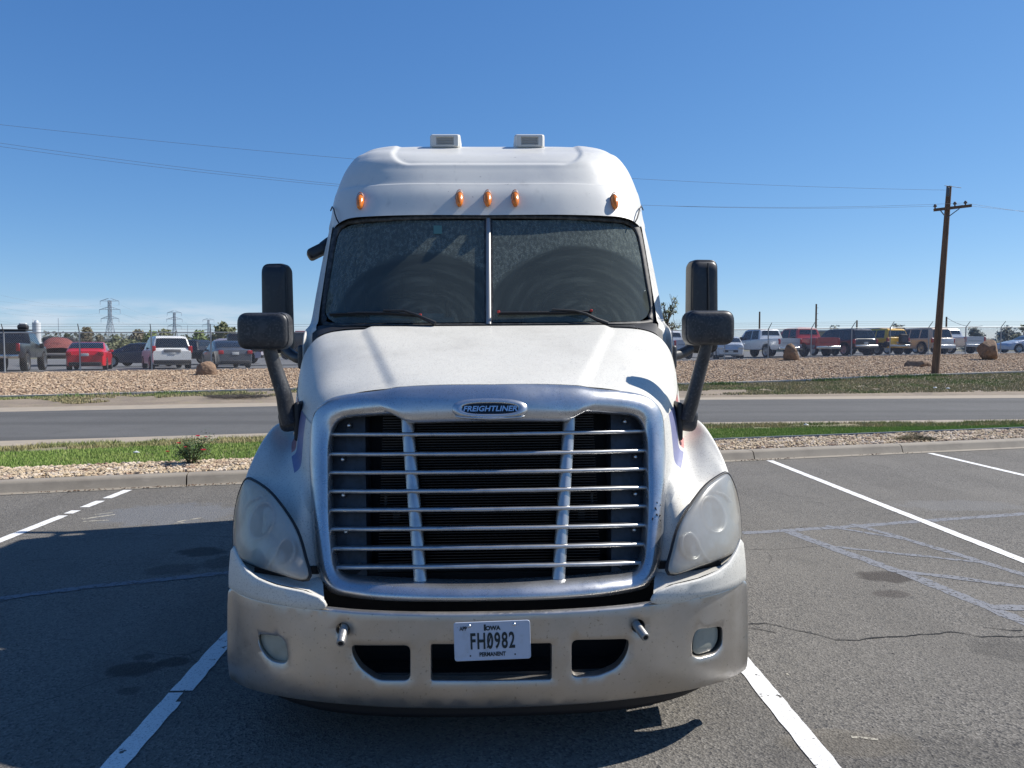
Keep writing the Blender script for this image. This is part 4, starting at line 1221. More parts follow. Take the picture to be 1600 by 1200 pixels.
# roof cap
def w3(x, y, z): return Vector((x, y, z))
roof_rows = [
 [PX(0,336,5.22),PX(70,336,5.22),PX(125,336.5,5.23),PX(180,338.5,5.27),PX(214,342,5.34),PX(233,352,5.42),PX(240,364,5.50)],
 [PX(0,305,5.280),PX(70,305,5.280),PX(125,306,5.300),PX(180,308,5.360),PX(214,312,5.450),PX(234,322,5.570),PX(241,344,5.690)],
 [PX(0,289,5.335),PX(70,289,5.335),PX(125,289.5,5.355),PX(176,292,5.415),PX(210,296,5.515),PX(231,304,5.655),PX(239,326,5.855)],
 [PX(0,285,5.355),PX(70,285,5.355),PX(125,285.5,5.375),PX(174,288,5.435),PX(206,292,5.545),PX(228,299,5.695),PX(237.5,318,5.90)],
 [PX(0,266,5.420),PX(70,266,5.420),PX(122,266,5.435),PX(168,267,5.495),PX(200,270,5.615),PX(222,279,5.805),PX(234,305,6.095)],
 [PX(0,247,5.500),PX(70,247,5.500),PX(118,247,5.510),PX(160,248,5.570),PX(190,251,5.700),PX(214,262,5.940),PX(228,295,6.290)],
 [PX(0,236,5.700),PX(70,236,5.700),PX(115,236,5.710),PX(154,236,5.760),PX(184,240,5.900),PX(204,252,6.100),PX(219,290,6.520)],
 [w3(0,6.25,3.285),w3(.36,6.25,3.285),w3(.6,6.25,3.283),w3(.80,6.28,3.275),w3(.96,6.32,3.23),w3(1.09,6.42,3.12),w3(1.14,6.72,2.95)],
 [w3(0,7.75,3.29),w3(.36,7.75,3.29),w3(.6,7.75,3.288),w3(.80,7.75,3.28),w3(.97,7.75,3.22),w3(1.11,7.75,3.10),w3(1.15,7.77,2.90)],
]
rg_ = patch(mirror_grid(roof_rows), 14, 12)
for r in rg_:
    for p in r:
        # shallow dish in the middle of the top
        rc = 0.17; qx = abs(p.x)-(0.70-rc); qz = (2.965+rc)-p.z
        sd = math.hypot(max(qx, 0), max(qz, 0))-rc if (qx > 0 or qz > 0) else -rc
        a = min(1, max(0, -sd/0.035)); a = a*a*(3-2*a)
        b = 1-min(1, max(0, (p.y-5.95)/0.35))
        p.y += 0.022*a*b; p.z -= 0.008*a*b
mb = MB(); mb.grid(rg_)
roof = mb.build('roof', M['roof_paint'], truck)
# pillars and cab sides
cab_rows = [
 [PX(239,352,5.47),PX(241.5,356,5.52),PX(244,362,5.62),w3(1.150,6.0,2.60),w3(1.155,7.75,2.60),w3(1.10,7.79,2.6),w3(0.0,7.79,2.6)],
 [PX(247,400,5.36),PX(251,402,5.40),PX(253.5,408,5.50),w3(1.158,6.0,2.30),w3(1.16,7.75,2.30),w3(1.10,7.79,2.3),w3(0.0,7.79,2.3)],
 [PX(255,450,5.24),PX(260,452,5.28),PX(263,460,5.38),w3(1.165,6.0,2.05),w3(1.165,7.75,2.05),w3(1.10,7.79,2.05),w3(0.0,7.79,2.05)],
 [PX(262,498,5.10),PX(268,500,5.13),PX(271,506,5.22),w3(1.17,6.0,1.75),w3(1.17,7.75,1.75),w3(1.10,7.79,1.75),w3(0.0,7.79,1.75)],
 [PX(262,530,4.96),PX(276,535,4.97),PX(284,545,5.0),w3(1.175,5.9,1.3),w3(1.175,7.75,1.3),w3(1.10,7.79,1.3),w3(0.0,7.79,1.3)],
 [w3(0.9,4.95,1.1),w3(1.12,4.95,1.1),w3(1.165,5.0,1.1),w3(1.175,5.9,0.75),w3(1.175,7.75,0.75),w3(1.10,7.79,0.75),w3(0.0,7.79,0.75)],
]
for sgn in (1, -1):
    mb = MB(); mb.grid(patch([[Vector((sgn*p.x, p.y, p.z)) for p in r] for r in cab_rows], 6, 6))
    # upper filler between roof and side
    tr_ = spline(cab_rows[0][:5], 8); ty = [p.y for p in tr_]
    edge_r = [r[-1] for r in rg_ if r[-1].y < 7.9]
    low_r = [Vector((np.interp(p.y, ty, [q.x for q in tr_]), max(p.y, ty[0]), np.interp(p.y, ty, [q.z for q in tr_])-0.01)) for p in edge_r]
    fill = [[Vector((sgn*abs(p.x), p.y, p.z)) for p in r] for r in (edge_r, [a.lerp(b, .5)+Vector((.012 if a.y > 5.6 else 0, 0, 0)) for a, b in zip([Vector((abs(p.x), p.y, p.z)) for p in edge_r], low_r)], low_r)]
    mb.grid(fill)
    continue_ = [roof_rows[0][6], roof_rows[1][6], roof_rows[2][6], roof_rows[4][6], w3(1.14, 6.72, 2.95), w3(1.15, 6.95, 2.90)]
    lo_ = [PX(239,352,5.47)+Vector((0,0,-.03)), w3(1.13,5.6,2.60), w3(1.15,5.85,2.60), w3(1.152,6.1,2.60), w3(1.155,6.75,2.60), w3(1.155,6.96,2.60)]
    mb.build('cab_side', M['paint'], truck)
mb = MB(); mb.grid([[w3(-1.12,7.77,0.75), w3(1.12,7.77,0.75)], [w3(-1.12,7.77,3.0), w3(1.12,7.77,3.0)], [w3(-.95,7.77,3.25), w3(.95,7.77,3.25)]]); mb.build('cab_back', M['paint'], truck)
# roof seam near the windshield corners
for sgn in (1, -1):
    mb = MB(); mb.tube([PX(w*1, p, y-0.004, 1).xyz*1 if sgn > 0 else Vector((-PX(w, p, y-0.004).x, y-0.004, PX(w, p, y-0.004).z)) for w, p, y in ((229,350,5.38),(233,343,5.40),(235.5,335,5.44),(237,328,5.50),(239.5,324,5.58),(242,330,5.68))], 0.005, 6)
    mb.build('roof_seam', M['rubber'], truck)
# cowl below the windshield
mb = MB()
for sgn in (1, -1):
    pass
rows = [[PX(w, py, y) for w, py, y in r] for r in (
    [(0,512,4.79),(120,512,4.79),(210,512,4.82),(255,520,4.86),(272,535,4.84)],
    [(0,509,4.90),(120,509,4.90),(210,508,4.96),(256,507,5.02),(271,512,5.05)])]
mb.grid(patch(mirror_grid(rows), 6, 3)); mb.build('cowl', M['rubber'], truck)

# interior
mb = MB()
mb.box((0, 5.15, 1.25), (2.1, 0.9, 0.9)); mb.box((0, 6.9, 2.1), (2.2, 0.04, 2.4)); mb.box((0, 6.0, 1.02), (2.2, 1.8, 0.05)); mb.box((0, 6.45, 2.88), (1.7, 0.9, 0.04))
for sgn in (1, -1):
    mb.box((sgn*1.12, 6.35, 1.7), (0.03, 1.2, 1.5))
mb.build('cab_interior', M['interior'], truck)
mb = MB(); mb.grid([[w3(-0.95,5.0,1.72), w3(0.95,5.0,1.72)], [w3(-0.98,5.12,1.80), w3(0.98,5.12,1.80)], [w3(-1.0,5.45,1.83), w3(1.0,5.45,1.83)], [w3(-1.0,5.62,1.70), w3(1.0,5.62,1.70)]])
mb.box((0.55, 5.42, 1.86), (0.62, 0.22, 0.10), bev=0.03); mb.build('dashboard', M['dash'], truck)
for sgn in (1, -1):
    mb = MB(); mb.box((sgn*0.58, 6.30, 1.75), (0.50, 0.16, 0.75), rot=(-0.15, 0, 0), bev=0.06); mb.box((sgn*0.58, 6.38, 2.22), (0.28, 0.10, 0.20), bev=0.04); mb.box((sgn*0.58, 6.05, 1.40), (0.5, 0.5, 0.14), bev=0.05)
    mb.build('seat', M['bag'], truck)
mb = MB()
ringp = [Vector((0.58, 5.62, 1.92)) + Vector((0.22*math.cos(t*math.pi/14), 0.10*math.sin(t*math.pi/14), 0.19*math.sin(t*math.pi/14))) for t in range(29)]
mb.tube(ringp, 0.014, 8); mb.cyl((0.58, 5.62, 1.92), (0.58, 5.5, 1.75), 0.03); mb.box((0.58, 5.62, 1.92), (0.40, 0.02, 0.05), rot=(0.4, 0, 0)); mb.build('steering_wheel', M['rubber'], truck)
mb = MB(); mb.add([PX(-244,415,5.48), PX(-234,415,5.52), PX(-222,497,5.32), PX(-248,497,5.26)], [(0, 1, 2, 3)]); mb.add([p+Vector((0,.03,0)) for p in (PX(-244,415,5.48), PX(-234,415,5.52), PX(-222,497,5.32), PX(-248,497,5.26))], [(0, 1, 2, 3)])
mb.build('door_trim', M['cream'], truck)
mb = MB(); mb.box((-0.55, 5.32, 1.90), (0.5, 0.2, 0.05), rot=(0, 0.02, 0)); mb.box((-0.35, 5.25, 1.88), (0.22, 0.1, 0.03), rot=(0.1, 0, 0.2)); mb.build('papers_on_dash', mat('papers', (0.16, 0.30, 0.36), 0.7), truck)

# marker lights
for px_, py_, y, tl in ((563,315,5.56,-0.1),(718,311,5.245,0),(762,311,5.245,0),(805,311,5.245,0),(960,315,5.44,0.12)):
    yy = y
    w = abs(px_-CXP)
    yy = float(np.interp(w, [0, 125, 180, 214], [5.272, 5.29, 5.353, 5.448]))
    c = WT(px_, py_, yy-0.012 - (0.03 if w > 190 else 0))
    mb = MB()
    rows = []
    rx, rz_ = 0.027, 0.060
    for s_, h in ((1.0, 0.006), (1.0, -0.010), (0.93, -0.022), (0.75, -0.033), (0.5, -0.041), (0.2, -0.045), (0.001, -0.0455)):
        rows.append([c+Vector((rx*s_*math.cos(t*math.pi/12), h + 0.06*(rz_*s_*math.sin(t*math.pi/12))/0.1 , rz_*s_*math.sin(t*math.pi/12))) for t in range(24)])
    mb.grid(rows, closed=True); ml = mb.build('marker_light', M['amber'], truck)
    mb = MB(); mb.grid([[c+Vector((rx*q*math.cos(t*math.pi/12), 0.012+o_+0.6*(rz_*q*math.sin(t*math.pi/12))*0.1, rz_*q*math.sin(t*math.pi/12))) for t in range(24)] for q, o_ in ((1.10, 0.0), (1.10, -0.012), (0.98, -0.016))], closed=True)
    mb.build('lens_base', M['amber_base'], ml)

# roof-top lamps with little grilles
for px_ in (695.5, 827.5):
    c = WT(px_, 220.5, 5.92)
    b_ = MB(); wv, hv, dv = 0.232, 0.118, 0.26
    b_.box((c.x, c.y+0.14, c.z), (wv, dv, hv), bev=0.02)
    # raised frame and recess on the front
    f0 = c.y + 0.14 - dv/2
    lp = rpoly([(-wv/2+.008, -hv/2+.006), (wv/2-.008, -hv/2+.006), (wv/2-.008, hv/2-.006), (-wv/2+.008, hv/2-.006)], 4, 0.02)
    lp2 = rpoly([(-wv*.29, -hv*.26), (wv*.29, -hv*.26), (wv*.29, hv*.26), (-wv*.29, hv*.26)], 4, 0.006)
    r1 = [Vector((c.x+a, f0+0.004, c.z+b)) for a, b in lp]; r2 = [Vector((c.x+a, f0-0.022, c.z+b)) for a, b in inset_loop(lp, -0.010)]
    r3 = [Vector((c.x+a, f0-0.026, c.z+b)) for a, b in lp2]; r4 = [Vector((c.x+a, f0-0.008, c.z+b)) for a, b in inset_loop(lp2, -0.004)]
    b_.grid([r1, r2, r3, r4], closed=True, smooth=False)
    b_.add(r4, [tuple(range(len(r4)))])
    b_.box((c.x, c.y+0.16, c.z-hv/2-0.015), (0.20, 0.20, 0.045), bev=0.01)
    lamp = b_.build('roof_lamp', M['roof_paint'], truck)
    mb = MB()
    for k in range(4):
        mb.box((c.x, f0-0.013, c.z-0.018+0.012*k), (wv*.50, 0.01, 0.003))
    mb.build('lamp_grille', mat('grey_lamp_louvre', (0.33, 0.34, 0.35), 0.6), lamp)

# wipers
for pts, blade, tips in (
    ([(681,506,4.86),(668,500,4.84),(650,492,4.86),(632,486,4.90),(600,485.5,4.92)], [(516,491,5.02),(560,489,4.94),(610,489,4.905),(655,492.5,4.88)], [(657,492.5,4.875)]),
    ([(948,506,4.88),(930,499,4.86),(915,491,4.88),(897,486,4.92),(862,484,4.91)], [(779,489,4.88),(830,488.5,4.885),(880,488,4.90),(924,486.5,4.93)], [(779,487.5,4.87),(923,485.5,4.92)])):
    root = None
    GS = lambda p, o_: on_surf(p[0]-CXP, p[1], ws_y, o_, raw=True)
    mb = MB(); mb.tube([GS(p, -0.045+0.004*i) for i, p in enumerate(pts)], [0.014, 0.012, 0.009, 0.007, 0.006], 8); root = mb.build('wiper', M['rubber'], truck)
    mb = MB(); mb.tube([GS(p, -0.020) for p in blade], 0.007, 6); mb.tube([GS((p[0], p[1]+2.5), -0.008) for p in blade], 0.005, 6); mb.build('wiper_blade', M['rubber'], root)
    for t in tips:
        mb = MB(); mb.box(GS(t, -0.022), (0.018, 0.018, 0.016), bev=0.004); mb.build('blade_tip', M['red_tip'], root)

# ---------------- mirrors
def rounded_shell(c, w, h, d, r, m, name, parent, rz=0.0, rx=0.0, dome=0.02, taper=1.0):
    lp = rpoly([(-w/2*taper, -h/2), (w/2*taper, -h/2), (w/2, h/2), (-w/2, h/2)], 6, r)
    mrot_ = Euler((rx, 0, rz)).to_matrix()
    rows = []
    for s_, o_ in ((0.86, d), (0.97, d*0.9), (1.0, d*0.7), (1.0, d*0.25), (0.99, 0.004), (0.972, -dome*0.10), (0.955, -dome*0.05), (0.94, -dome*0.28), (0.90, -dome*0.58), (0.78, -dome*0.80), (0.5, -dome), (0.001, -dome*1.08)):
        rows.append([Vector(c) + mrot_ @ Vector((a*s_, o_, b*s_)) for a, b in lp])
    mb = MB(); mb.add(rows[0], [tuple(range(len(lp)))]); mb.grid(rows, closed=True)
    return mb.build(name, m, parent, weld=0.0002)
for sgn in (1, -1):
    hm = tag(empty('hood_mirror', (0, 4.3, 0))); hm.parent = truck; hm.matrix_parent_inverse = Matrix.Translation(truck.location).inverted()
    if sgn > 0: cpx, cpy, wv, hv, pts = 1109.5, 512, 0.255, 0.176, [(1104,538,3.90),(1096,570,3.92),(1085,612,3.93),(1078,636,3.94),(1072,655,3.95)]
    else: cpx, cpy, wv, hv, pts = 411, 517, 0.262, 0.184, [(421,544,3.90),(431,578,3.92),(443,615,3.93),(448,640,3.94),(454,660,3.95)]
    yq = 3.86; c = WT(cpx, cpy, yq)
    rounded_shell(c, wv, hv, 0.085, 0.055, M['plastic'], 'mirror_housing', hm, rz=sgn*0.05, dome=0.03)
    lp_ = rpoly([(-wv/2+.012, -hv/2+.01), (wv/2-.012, -hv/2+.01), (wv/2-.012, hv/2-.01), (-wv/2+.012, hv/2-.01)], 5, 0.045)
    mb = MB(); q = [c+Vector((a, 0.088, b)) for a, b in lp_]; mb.add(q, [tuple(range(len(q)))]); mb.build('mirror_glass', M['bolt'], hm)
    mb = MB()
    P3 = [WT(*p) for p in pts]
    P3 = [P3[0]+Vector((0, 0.03, 0.05))] + P3
    mb.tube(spline(P3, 5), [0.030]*3 + list(np.linspace(0.034, 0.050, len(P3)*5-4-3)), 12, flat=0.8)
    mb.build('mirror_arm', M['plastic'], hm)
    # foot: rounded block against the hood side, with black gasket plate
    pe = WT(1071 if sgn > 0 else 455, 654, 3.96)
    mb = MB(); mb.box(pe+Vector((sgn*0.0, 0.02, -0.005)), (0.13, 0.10, 0.12), rot=(0, sgn*0.15, 0), bev=0.035)
    mb.build('mirror_foot', M['plastic'], hm)
    pb = WT(1057 if sgn > 0 else 469.5, 657, 4.0)
    mb = MB(); mb.box(pb, (0.035, 0.16, 0.20), bev=0.015); mb.build('foot_gasket', M['rubber'], hm)

    dm = tag(empty('door_mirror', (0, 4.3, 0))); dm.parent = truck; dm.matrix_parent_inverse = Matrix.Translation(truck.location).inverted()
    if sgn > 0: xl, xr, yt = 1079, 1122, 405
    else: xl, xr, yt = 409.5, 449.5, 411
    y_ = 5.25
    top = WT((xl+xr)/2, yt, y_); bot = WT((xl+xr)/2, 552, y_)
    c = (top+bot)/2; wd = (xr-xl)/1200*y_
    rounded_shell(c, wd, (top.z-bot.z), 0.12, 0.055, M['cleanplastic'], 'mirror_housing', dm, rz=sgn*0.12, dome=0.035, taper=1.07)
    if sgn > 0:
        mb = MB(); xx = c.x+0.016
        mb.tube([Vector((xx, y_-0.030, bot.z+0.03)), Vector((xx, y_-0.037, c.z)), Vector((xx-0.002, y_-0.028, top.z-0.03))], 0.005, 6)
        mb.build('housing_rib', M['rubber'], dm)
    mb = MB(); gl = [c + Vector((a, 0.122, b)) for a, b in rpoly([(-wd/2+.015, -.3), (wd/2-.015, -.3), (wd/2-.015, .3), (-wd/2+.015, .3)], 4, .03)]; mb.add(gl, [tuple(range(len(gl)))]); mb.build('mirror_glass', M['bolt'], dm)
    arm = ([(1090,534,5.3),(1078,545,5.25),(1062,553,5.18),(1049,556,5.1),(1040,556,5.1)] if sgn > 0 else [(438,534,5.3),(446,546,5.25),(458,556,5.18),(470,561,5.1),(484,562,5.1)])
    mb = MB(); mb.tube(spline([WT(*p) for p in arm], 4), 0.035, 10); mb.box(WT(1050 if sgn > 0 else 473, 558, 5.1), (0.05, 0.1, 0.16), bev=0.02); mb.build('mirror_arm', M['plastic'], dm)
    arm2 = ([(1090,420,5.32),(1060,410,5.35),(1010,400,5.4)] if sgn > 0 else [])
# look-down mirror high on the passenger side
lm = tag(empty('look_down_mirror', (0, 4.3, 0))); lm.parent = truck; lm.matrix_parent_inverse = Matrix.Translation(truck.location).inverted()
c = WT(496, 391, 5.5)
rounded_shell(c, 0.145, 0.075, 0.09, 0.03, M['cleanplastic'], 'mirror_housing', lm, rz=0.3, dome=0.02)
for ch in lm.children:
    pass
mb = MB(); mb.tube([WT(503,385,5.52), WT(512,378,5.55), WT(522,372,5.6)], 0.03, 8); mb.build('mirror_arm', M['cleanplastic'], lm)
for o in lm.children:
    if o.name.startswith('mirror_housing'):
        o.data.transform(Matrix.Translation(c) @ Matrix.Rotation(R(-30), 4, 'Y') @ Matrix.Translation(-c))

# wheels, frame, tanks
def wheel(c, r, wd, parent, side, n=36):
    w_ = tag(empty('wheel', c)); w_.parent = parent; w_.matrix_parent_inverse = local_m(parent).inverted()
    mb = MB(); h = wd/2
    mb.lathe([(r*0.55, -h*0.9), (r*0.8, -h), (r*0.94, -h*0.92), (r, -h*0.7), (r, h*0.7), (r*0.94, h*0.92), (r*0.8, h), (r*0.55, h*0.9)], c, (side, 0, 0), n); mb.build('tyre', M['tyre'], w_)
    mb = MB(); mb.lathe([(r*0.57, h*0.85), (r*0.52, h*0.9), (r*0.48, h*0.6), (r*0.3, h*0.75), (r*0.12, h*1.0), (0, h*1.0)], c, (side, 0, 0), n); mb.build('rim', M['rim'], w_)
for sgn in (1, -1):
    wheel((sgn*1.0, 4.15, 0.50), 0.50, 0.28, truck, sgn)
    wheel((sgn*0.98, 9.3, 0.50), 0.50, 0.5, truck, sgn)
mb = MB()
for sgn in (1, -1): mb.box((sgn*0.42, 6.9, 0.72), (0.08, 6.6, 0.26))
mb.box((0, 4.15, 0.52), (1.8, 0.12, 0.12)); mb.box((0, 4.3, 1.0), (0.7, 1.0, 0.7), bev=0.05); mb.box((0, 9.3, 0.55), (1.6, 0.14, 0.14)); mb.build('chassis', M['black'], truck)
for sgn in (1, -1):
    mb = MB(); mb.cyl((sgn*0.86, 5.5, 0.55), (sgn*0.86, 6.9, 0.55), 0.28, n=24); mb.build('fuel_tank', M['slat_chrome'], truck)
    mb = MB(); mb.box((sgn*1.02, 5.2, 0.85), (0.25, 0.7, 0.05)); mb.box((sgn*1.02, 5.2, 0.5), (0.25, 0.6, 0.04)); mb.build('cab_step', M['cleanplastic'], truck)
mb = MB(); mb.cyl((-1.0, 7.95, 0.6), (-1.0, 7.95, 3.0), 0.055, n=16); mb.build('exhaust_stack', M['slat_chrome'], truck)
mb = MB(); mb.box((0, 8.08, 3.31), (2.2, 0.07, 0.05), bev=0.01); mb.box((0.7, 7.93, 3.28), (0.05, 0.34, 0.04)); mb.box((-0.7, 7.93, 3.28), (0.05, 0.34, 0.04)); mb.build('roof_shadow_bar', M['roof_paint'], truck)  # hidden bar added behind the roof to cast the thin shadow line
mb = MB(); mb.cyl((0, 9.3, 0.86), (0, 9.3, 0.96), 0.45, n=24); mb.build('fifth_wheel', M['black'], truck)

# settle the whole truck into its slightly skewed, leaning stance
truck.matrix_world = TROT @ Matrix.Translation((0, 4.3, 0))
tl_, tr_, ts_ = (TROT @ Matrix.Translation((0, 4.3, 0))).decompose()
truck.location = tl_; truck.rotation_euler = tr_.to_euler()
# ================================================================== BACKGROUND
def fence_pt(s):
    """point on the fence line at x"""
    return Vector((s, float(B9.y(s)), float(B9.z(s))))
M['galv'] = mat('galvanised_steel', (0.33, 0.35, 0.36), 0.5, 0.5)
M['galv_dark'] = mat('dark_galvanised_steel', (0.10, 0.11, 0.12), 0.6, 0.3)
M['wire'] = mat('fence_wire', (0.36, 0.37, 0.37), 0.5, 0.4)
fence = tag(empty('chain_link_fence', tuple(fence_pt(5))), 'galvanised chain link fence topped with barbed wire along the gravel bank', 'fence')
post_px = [-225, -105, 7, 125, 237, 330, 430, 528, 620, 712, 800, 885, 967, 1050, 1132, 1200, 1267, 1330, 1390, 1450, 1508, 1563, 1617, 1670]
posts = []
for p_ in post_px:
    x = 0.0
    for _ in range(20):
        q = fence_pt(x); d = (W(p_, 560, q.y)).x; x = d
    posts.append(fence_pt(x))
HF = 1.86
arm_dir = Vector((0.24, -0.80, 1.0)).normalized()
for q in posts:
    mb = MB(); mb.cyl(q-Vector((0, 0, .1)), q+Vector((0, 0, HF+.02)), 0.036, n=10)
    po = mb.build('fence_post', M['galv'], fence)
    mb = MB(); mb.cyl(q+Vector((0, 0, HF)), q+Vector((0, 0, HF))+arm_dir*0.52, 0.024, 0.018, n=8); mb.build('barb_arm', M['galv_dark'], po)
mb = MB()
for a, b in zip(posts[:-1], posts[1:]): mb.cyl(a+Vector((0, 0, HF)), b+Vector((0, 0, HF)), 0.024, n=8)
mb.build('top_rail', M['galv'], fence)
mb = MB()
for t in (0.2, 0.36, 0.5):
    for a, b in zip(posts[:-1], posts[1:]): mb.cyl(a+Vector((0, 0, HF))+arm_dir*t, b+Vector((0, 0, HF))+arm_dir*t, 0.007, n=4, cap=False)
mb.build('barbed_wire', M['galv_dark'], fence)
# chain link: two families of slanting wires per bay
mb = MB()
for a, b in zip(posts[:-1], posts[1:]):
    L_ = (b-a).length; u = (b-a)/L_; hh = HF-0.05; sp_ = 0.085
    for sg in (1, -1):
        s0 = -hh
        while s0 < L_:
            # wire from (s0,0) to (s0+hh,hh) clipped to the bay
            t0 = max(0, -s0); t1 = min(hh, L_-s0)
            if t1 > t0:
                z0_, z1_ = (t0, t1) if sg > 0 else (hh-t0, hh-t1)
                A = a+u*(s0+t0)+Vector((0, 0.0 if sg > 0 else .012, z0_+.04)); B = a+u*(s0+t1)+Vector((0, 0.0 if sg > 0 else .012, z1_+.04))
                mb.cyl(A, B, 0.0047, n=3, cap=False, smooth=False)
            s0 += sp_
cl = tag(mb.build('chain_link_mesh', M['wire'], fence), kind='stuff')

# ---------------- vehicles
CARMAT = {}
def cmat(name, base, rough=0.3, metal=0.0, coat=0.6):
    if name not in CARMAT: CARMAT[name] = mat(name, base, rough, metal, coat=coat, layers=[(3, tuple(c*0.86 for c in base), 0.5, 0.8, 4)], rough_layers=[(5, rough+0.2, .4, .8, 4)])
    return CARMAT[name]
M['carglass'] = mat('tinted_car_glass', (0.014, 0.018, 0.022), 0.06, spec=0.9)
M['darktrim'] = mat('dark_bumper_plastic', (0.022, 0.022, 0.024), 0.6)
M['carchrome'] = mat('car_chrome', (0.6, 0.6, 0.6), 0.22, 1.0)
M['redlamp'] = mat('red_tail_lens', (0.42, 0.015, 0.012), 0.25, coat=0.6)
M['whitelamp'] = mat('clear_car_lamp', (0.6, 0.6, 0.58), 0.2, 0.3, coat=0.6)
M['carplate'] = mat('pale_number_plate', (0.6, 0.62, 0.6), 0.5)
M['seam'] = mat('panel_gap', (0.01, 0.01, 0.01), 0.9)

def ip(l, y): return float(np.interp(y, [p[0] for p in l], [p[1] for p in l]))
def vehicle(name, label, cat, loc, heading, sp, group=None):
    """sp: L,W,zb,top,belt,wy,R,side windows,rear,front glass,lights; local +y is the front"""
    L_, Wd, zb = sp['L'], sp['W'], sp['zb']
    root = tag(empty(name, loc, heading), label, cat, group)
    body = sp['paint']; hw = Wd/2; Rw = sp['R']
    ys = set(np.round(np.linspace(-L_/2, L_/2, 76), 3)) | {p[0] for p in sp['top']} | {p[0] for p in sp['belt']}
    for wy in sp['wy']:
        for k in range(-8, 9): ys.add(round(wy+(Rw+.06)*k/8*0.999, 3))
    ys = sorted(y for y in ys if -L_/2 <= y <= L_/2)
    taper = sp.get('taper', 0.12)
    def hwid(y): return hw*(1-taper*(abs(y)/(L_/2))**7)
    def prof(y):
        top = ip(sp['top'], y); belt = min(ip(sp['belt'], y), top-0.02)
        w = hwid(y); g = max(0, top-belt)
        wr = w*0.985 - min(0.30, g*sp.get('tumble', 0.34))
        return top, belt, w, wr
    def sec(y):
        top, belt, w, wr = prof(y); z0 = zb
        for wy in sp['wy']:
            d = abs(y-wy); ra = Rw+0.07
            if d < ra: z0 = max(z0, Rw+math.sqrt(ra*ra-d*d)*0.98)
        e = 1-(abs(y)/(L_/2)); z0 = max(z0, zb + (0.10*(1-e/0.06) if e < 0.06 else 0))
        zs = z0+0.03; mid = max(z0+0.08, (z0*0.4+belt*0.6))
        r = [(0, z0), (w*0.85, z0), (w*0.97, zs), (w, max(zs+.02, min(mid, belt-.05))), (w*0.985, max(zs+.03, belt-0.03)), (w*0.955, belt)]
        g = top-belt
        if g > 0.12: r += [(w*.955+(wr-w*.955)*0.5, belt+g*0.5), (wr, top-0.075), (wr*0.93, top-0.022), (wr*0.70, top), (0, top)]
        else: r += [(w*.93, belt+g*.3), (w*0.88, belt+g*0.6), (w*0.80, belt+g*.8), (w*0.62, top-.004), (0, top)]
        return r
    mb = MB(); rows = []
    for y in ys:
        s_ = sec(y); rows.append([(x, y, z) for x, z in s_] + [(-x, y, z) for x, z in s_[1:-1]][::-1])
    mb.grid(rows, closed=True); n = len(rows[0])
    mb.add(rows[0], [tuple(range(n))]); mb.add(rows[-1], [tuple(range(n))[::-1]])
    mats = [body]
    mb.build('body', mats, root, keep=False, auto=34)
    if 'lower' in sp:    # two-tone lower band
        zl = sp['lower'][0]; mb = MB()
        for sg in (1, -1):
            r_ = []
            for y in ys:
                s_ = sec(y); zz = s_[2][1]; r_.append([(sg*(hwid(y)+.008), y, zz), (sg*(hwid(y)+.010), y, max(zz+.01, zl)), (sg*(hwid(y)*.98), y, max(zz+.012, zl+.005))])
            mb.grid(r_, smooth=False)
        mb.build('lower_cladding', sp['lower'][1], root, keep=False)
    def sx(y, z):
        top, belt, w, wr = prof(y)
        a, b = w*.955, wr
        t = (z-belt)/max(1e-3, (top-0.075-belt)); return a+(b-a)*min(1, max(0, t))
    # side glass: quads given by (y0,y1) with slanted ends
    for poly in sp.get('side', []):
        for sg in (1, -1):
            (ya, za), (yb, zb_), (yc, zc), (yd, zd) = poly    # bottom rear, bottom front, top front, top rear
            rows = []
            for i in range(5):
                t = i/4; r_ = []
                for k in range(7):
                    s_ = k/6
                    y = (ya+(yb-ya)*s_)*(1-t)+(yd+(yc-yd)*s_)*t; z = (za+(zb_-za)*s_)*(1-t)+(zd+(zc-zd)*s_)*t
                    r_.append((sg*(sx(y, z)+0.012), y, z))
                rows.append(r_)
            mb = MB(); mb.grid(rows); mb.build('side_window', M['carglass'], root, keep=False)
    for key, nm, sg in (('rear', 'rear_window', -1), ('front', 'windscreen', 1)):
        if key in sp:
            ya, yb, f = sp[key]
            rows = []
            for i in range(9):
                y = ya+(yb-ya)*i/8; top, belt, w, wr = prof(y)
                g_ = top-belt; ww = (wr if g_ > .12 else w*.93)*f
                n_ = Vector((0, sg*0.9, 0.5)).normalized()*0.014
                dz = [0, 0.004, 0.010, 0.004, 0]
                rows.append([(ww*q, y+n_.y, top-(0.022 if abs(q) > .9 else 0)+n_.z) for q in (-1, -.7, 0, .7, 1)])
            mb = MB(); mb.grid(rows); mb.build(nm, M['carglass'], root, keep=False)
    for a in sp.get('boxes', []):
        nm, m_, c, s_, bev = a[:5]; sym = a[5] if len(a) > 5 else False; rot = a[6] if len(a) > 6 else None
        for sg in ((1, -1) if sym else (1,)):
            mb = MB(); mb.box((c[0]*sg, c[1], c[2]), s_, rot=rot, bev=bev); mb.build(nm, m_, root, keep=False)
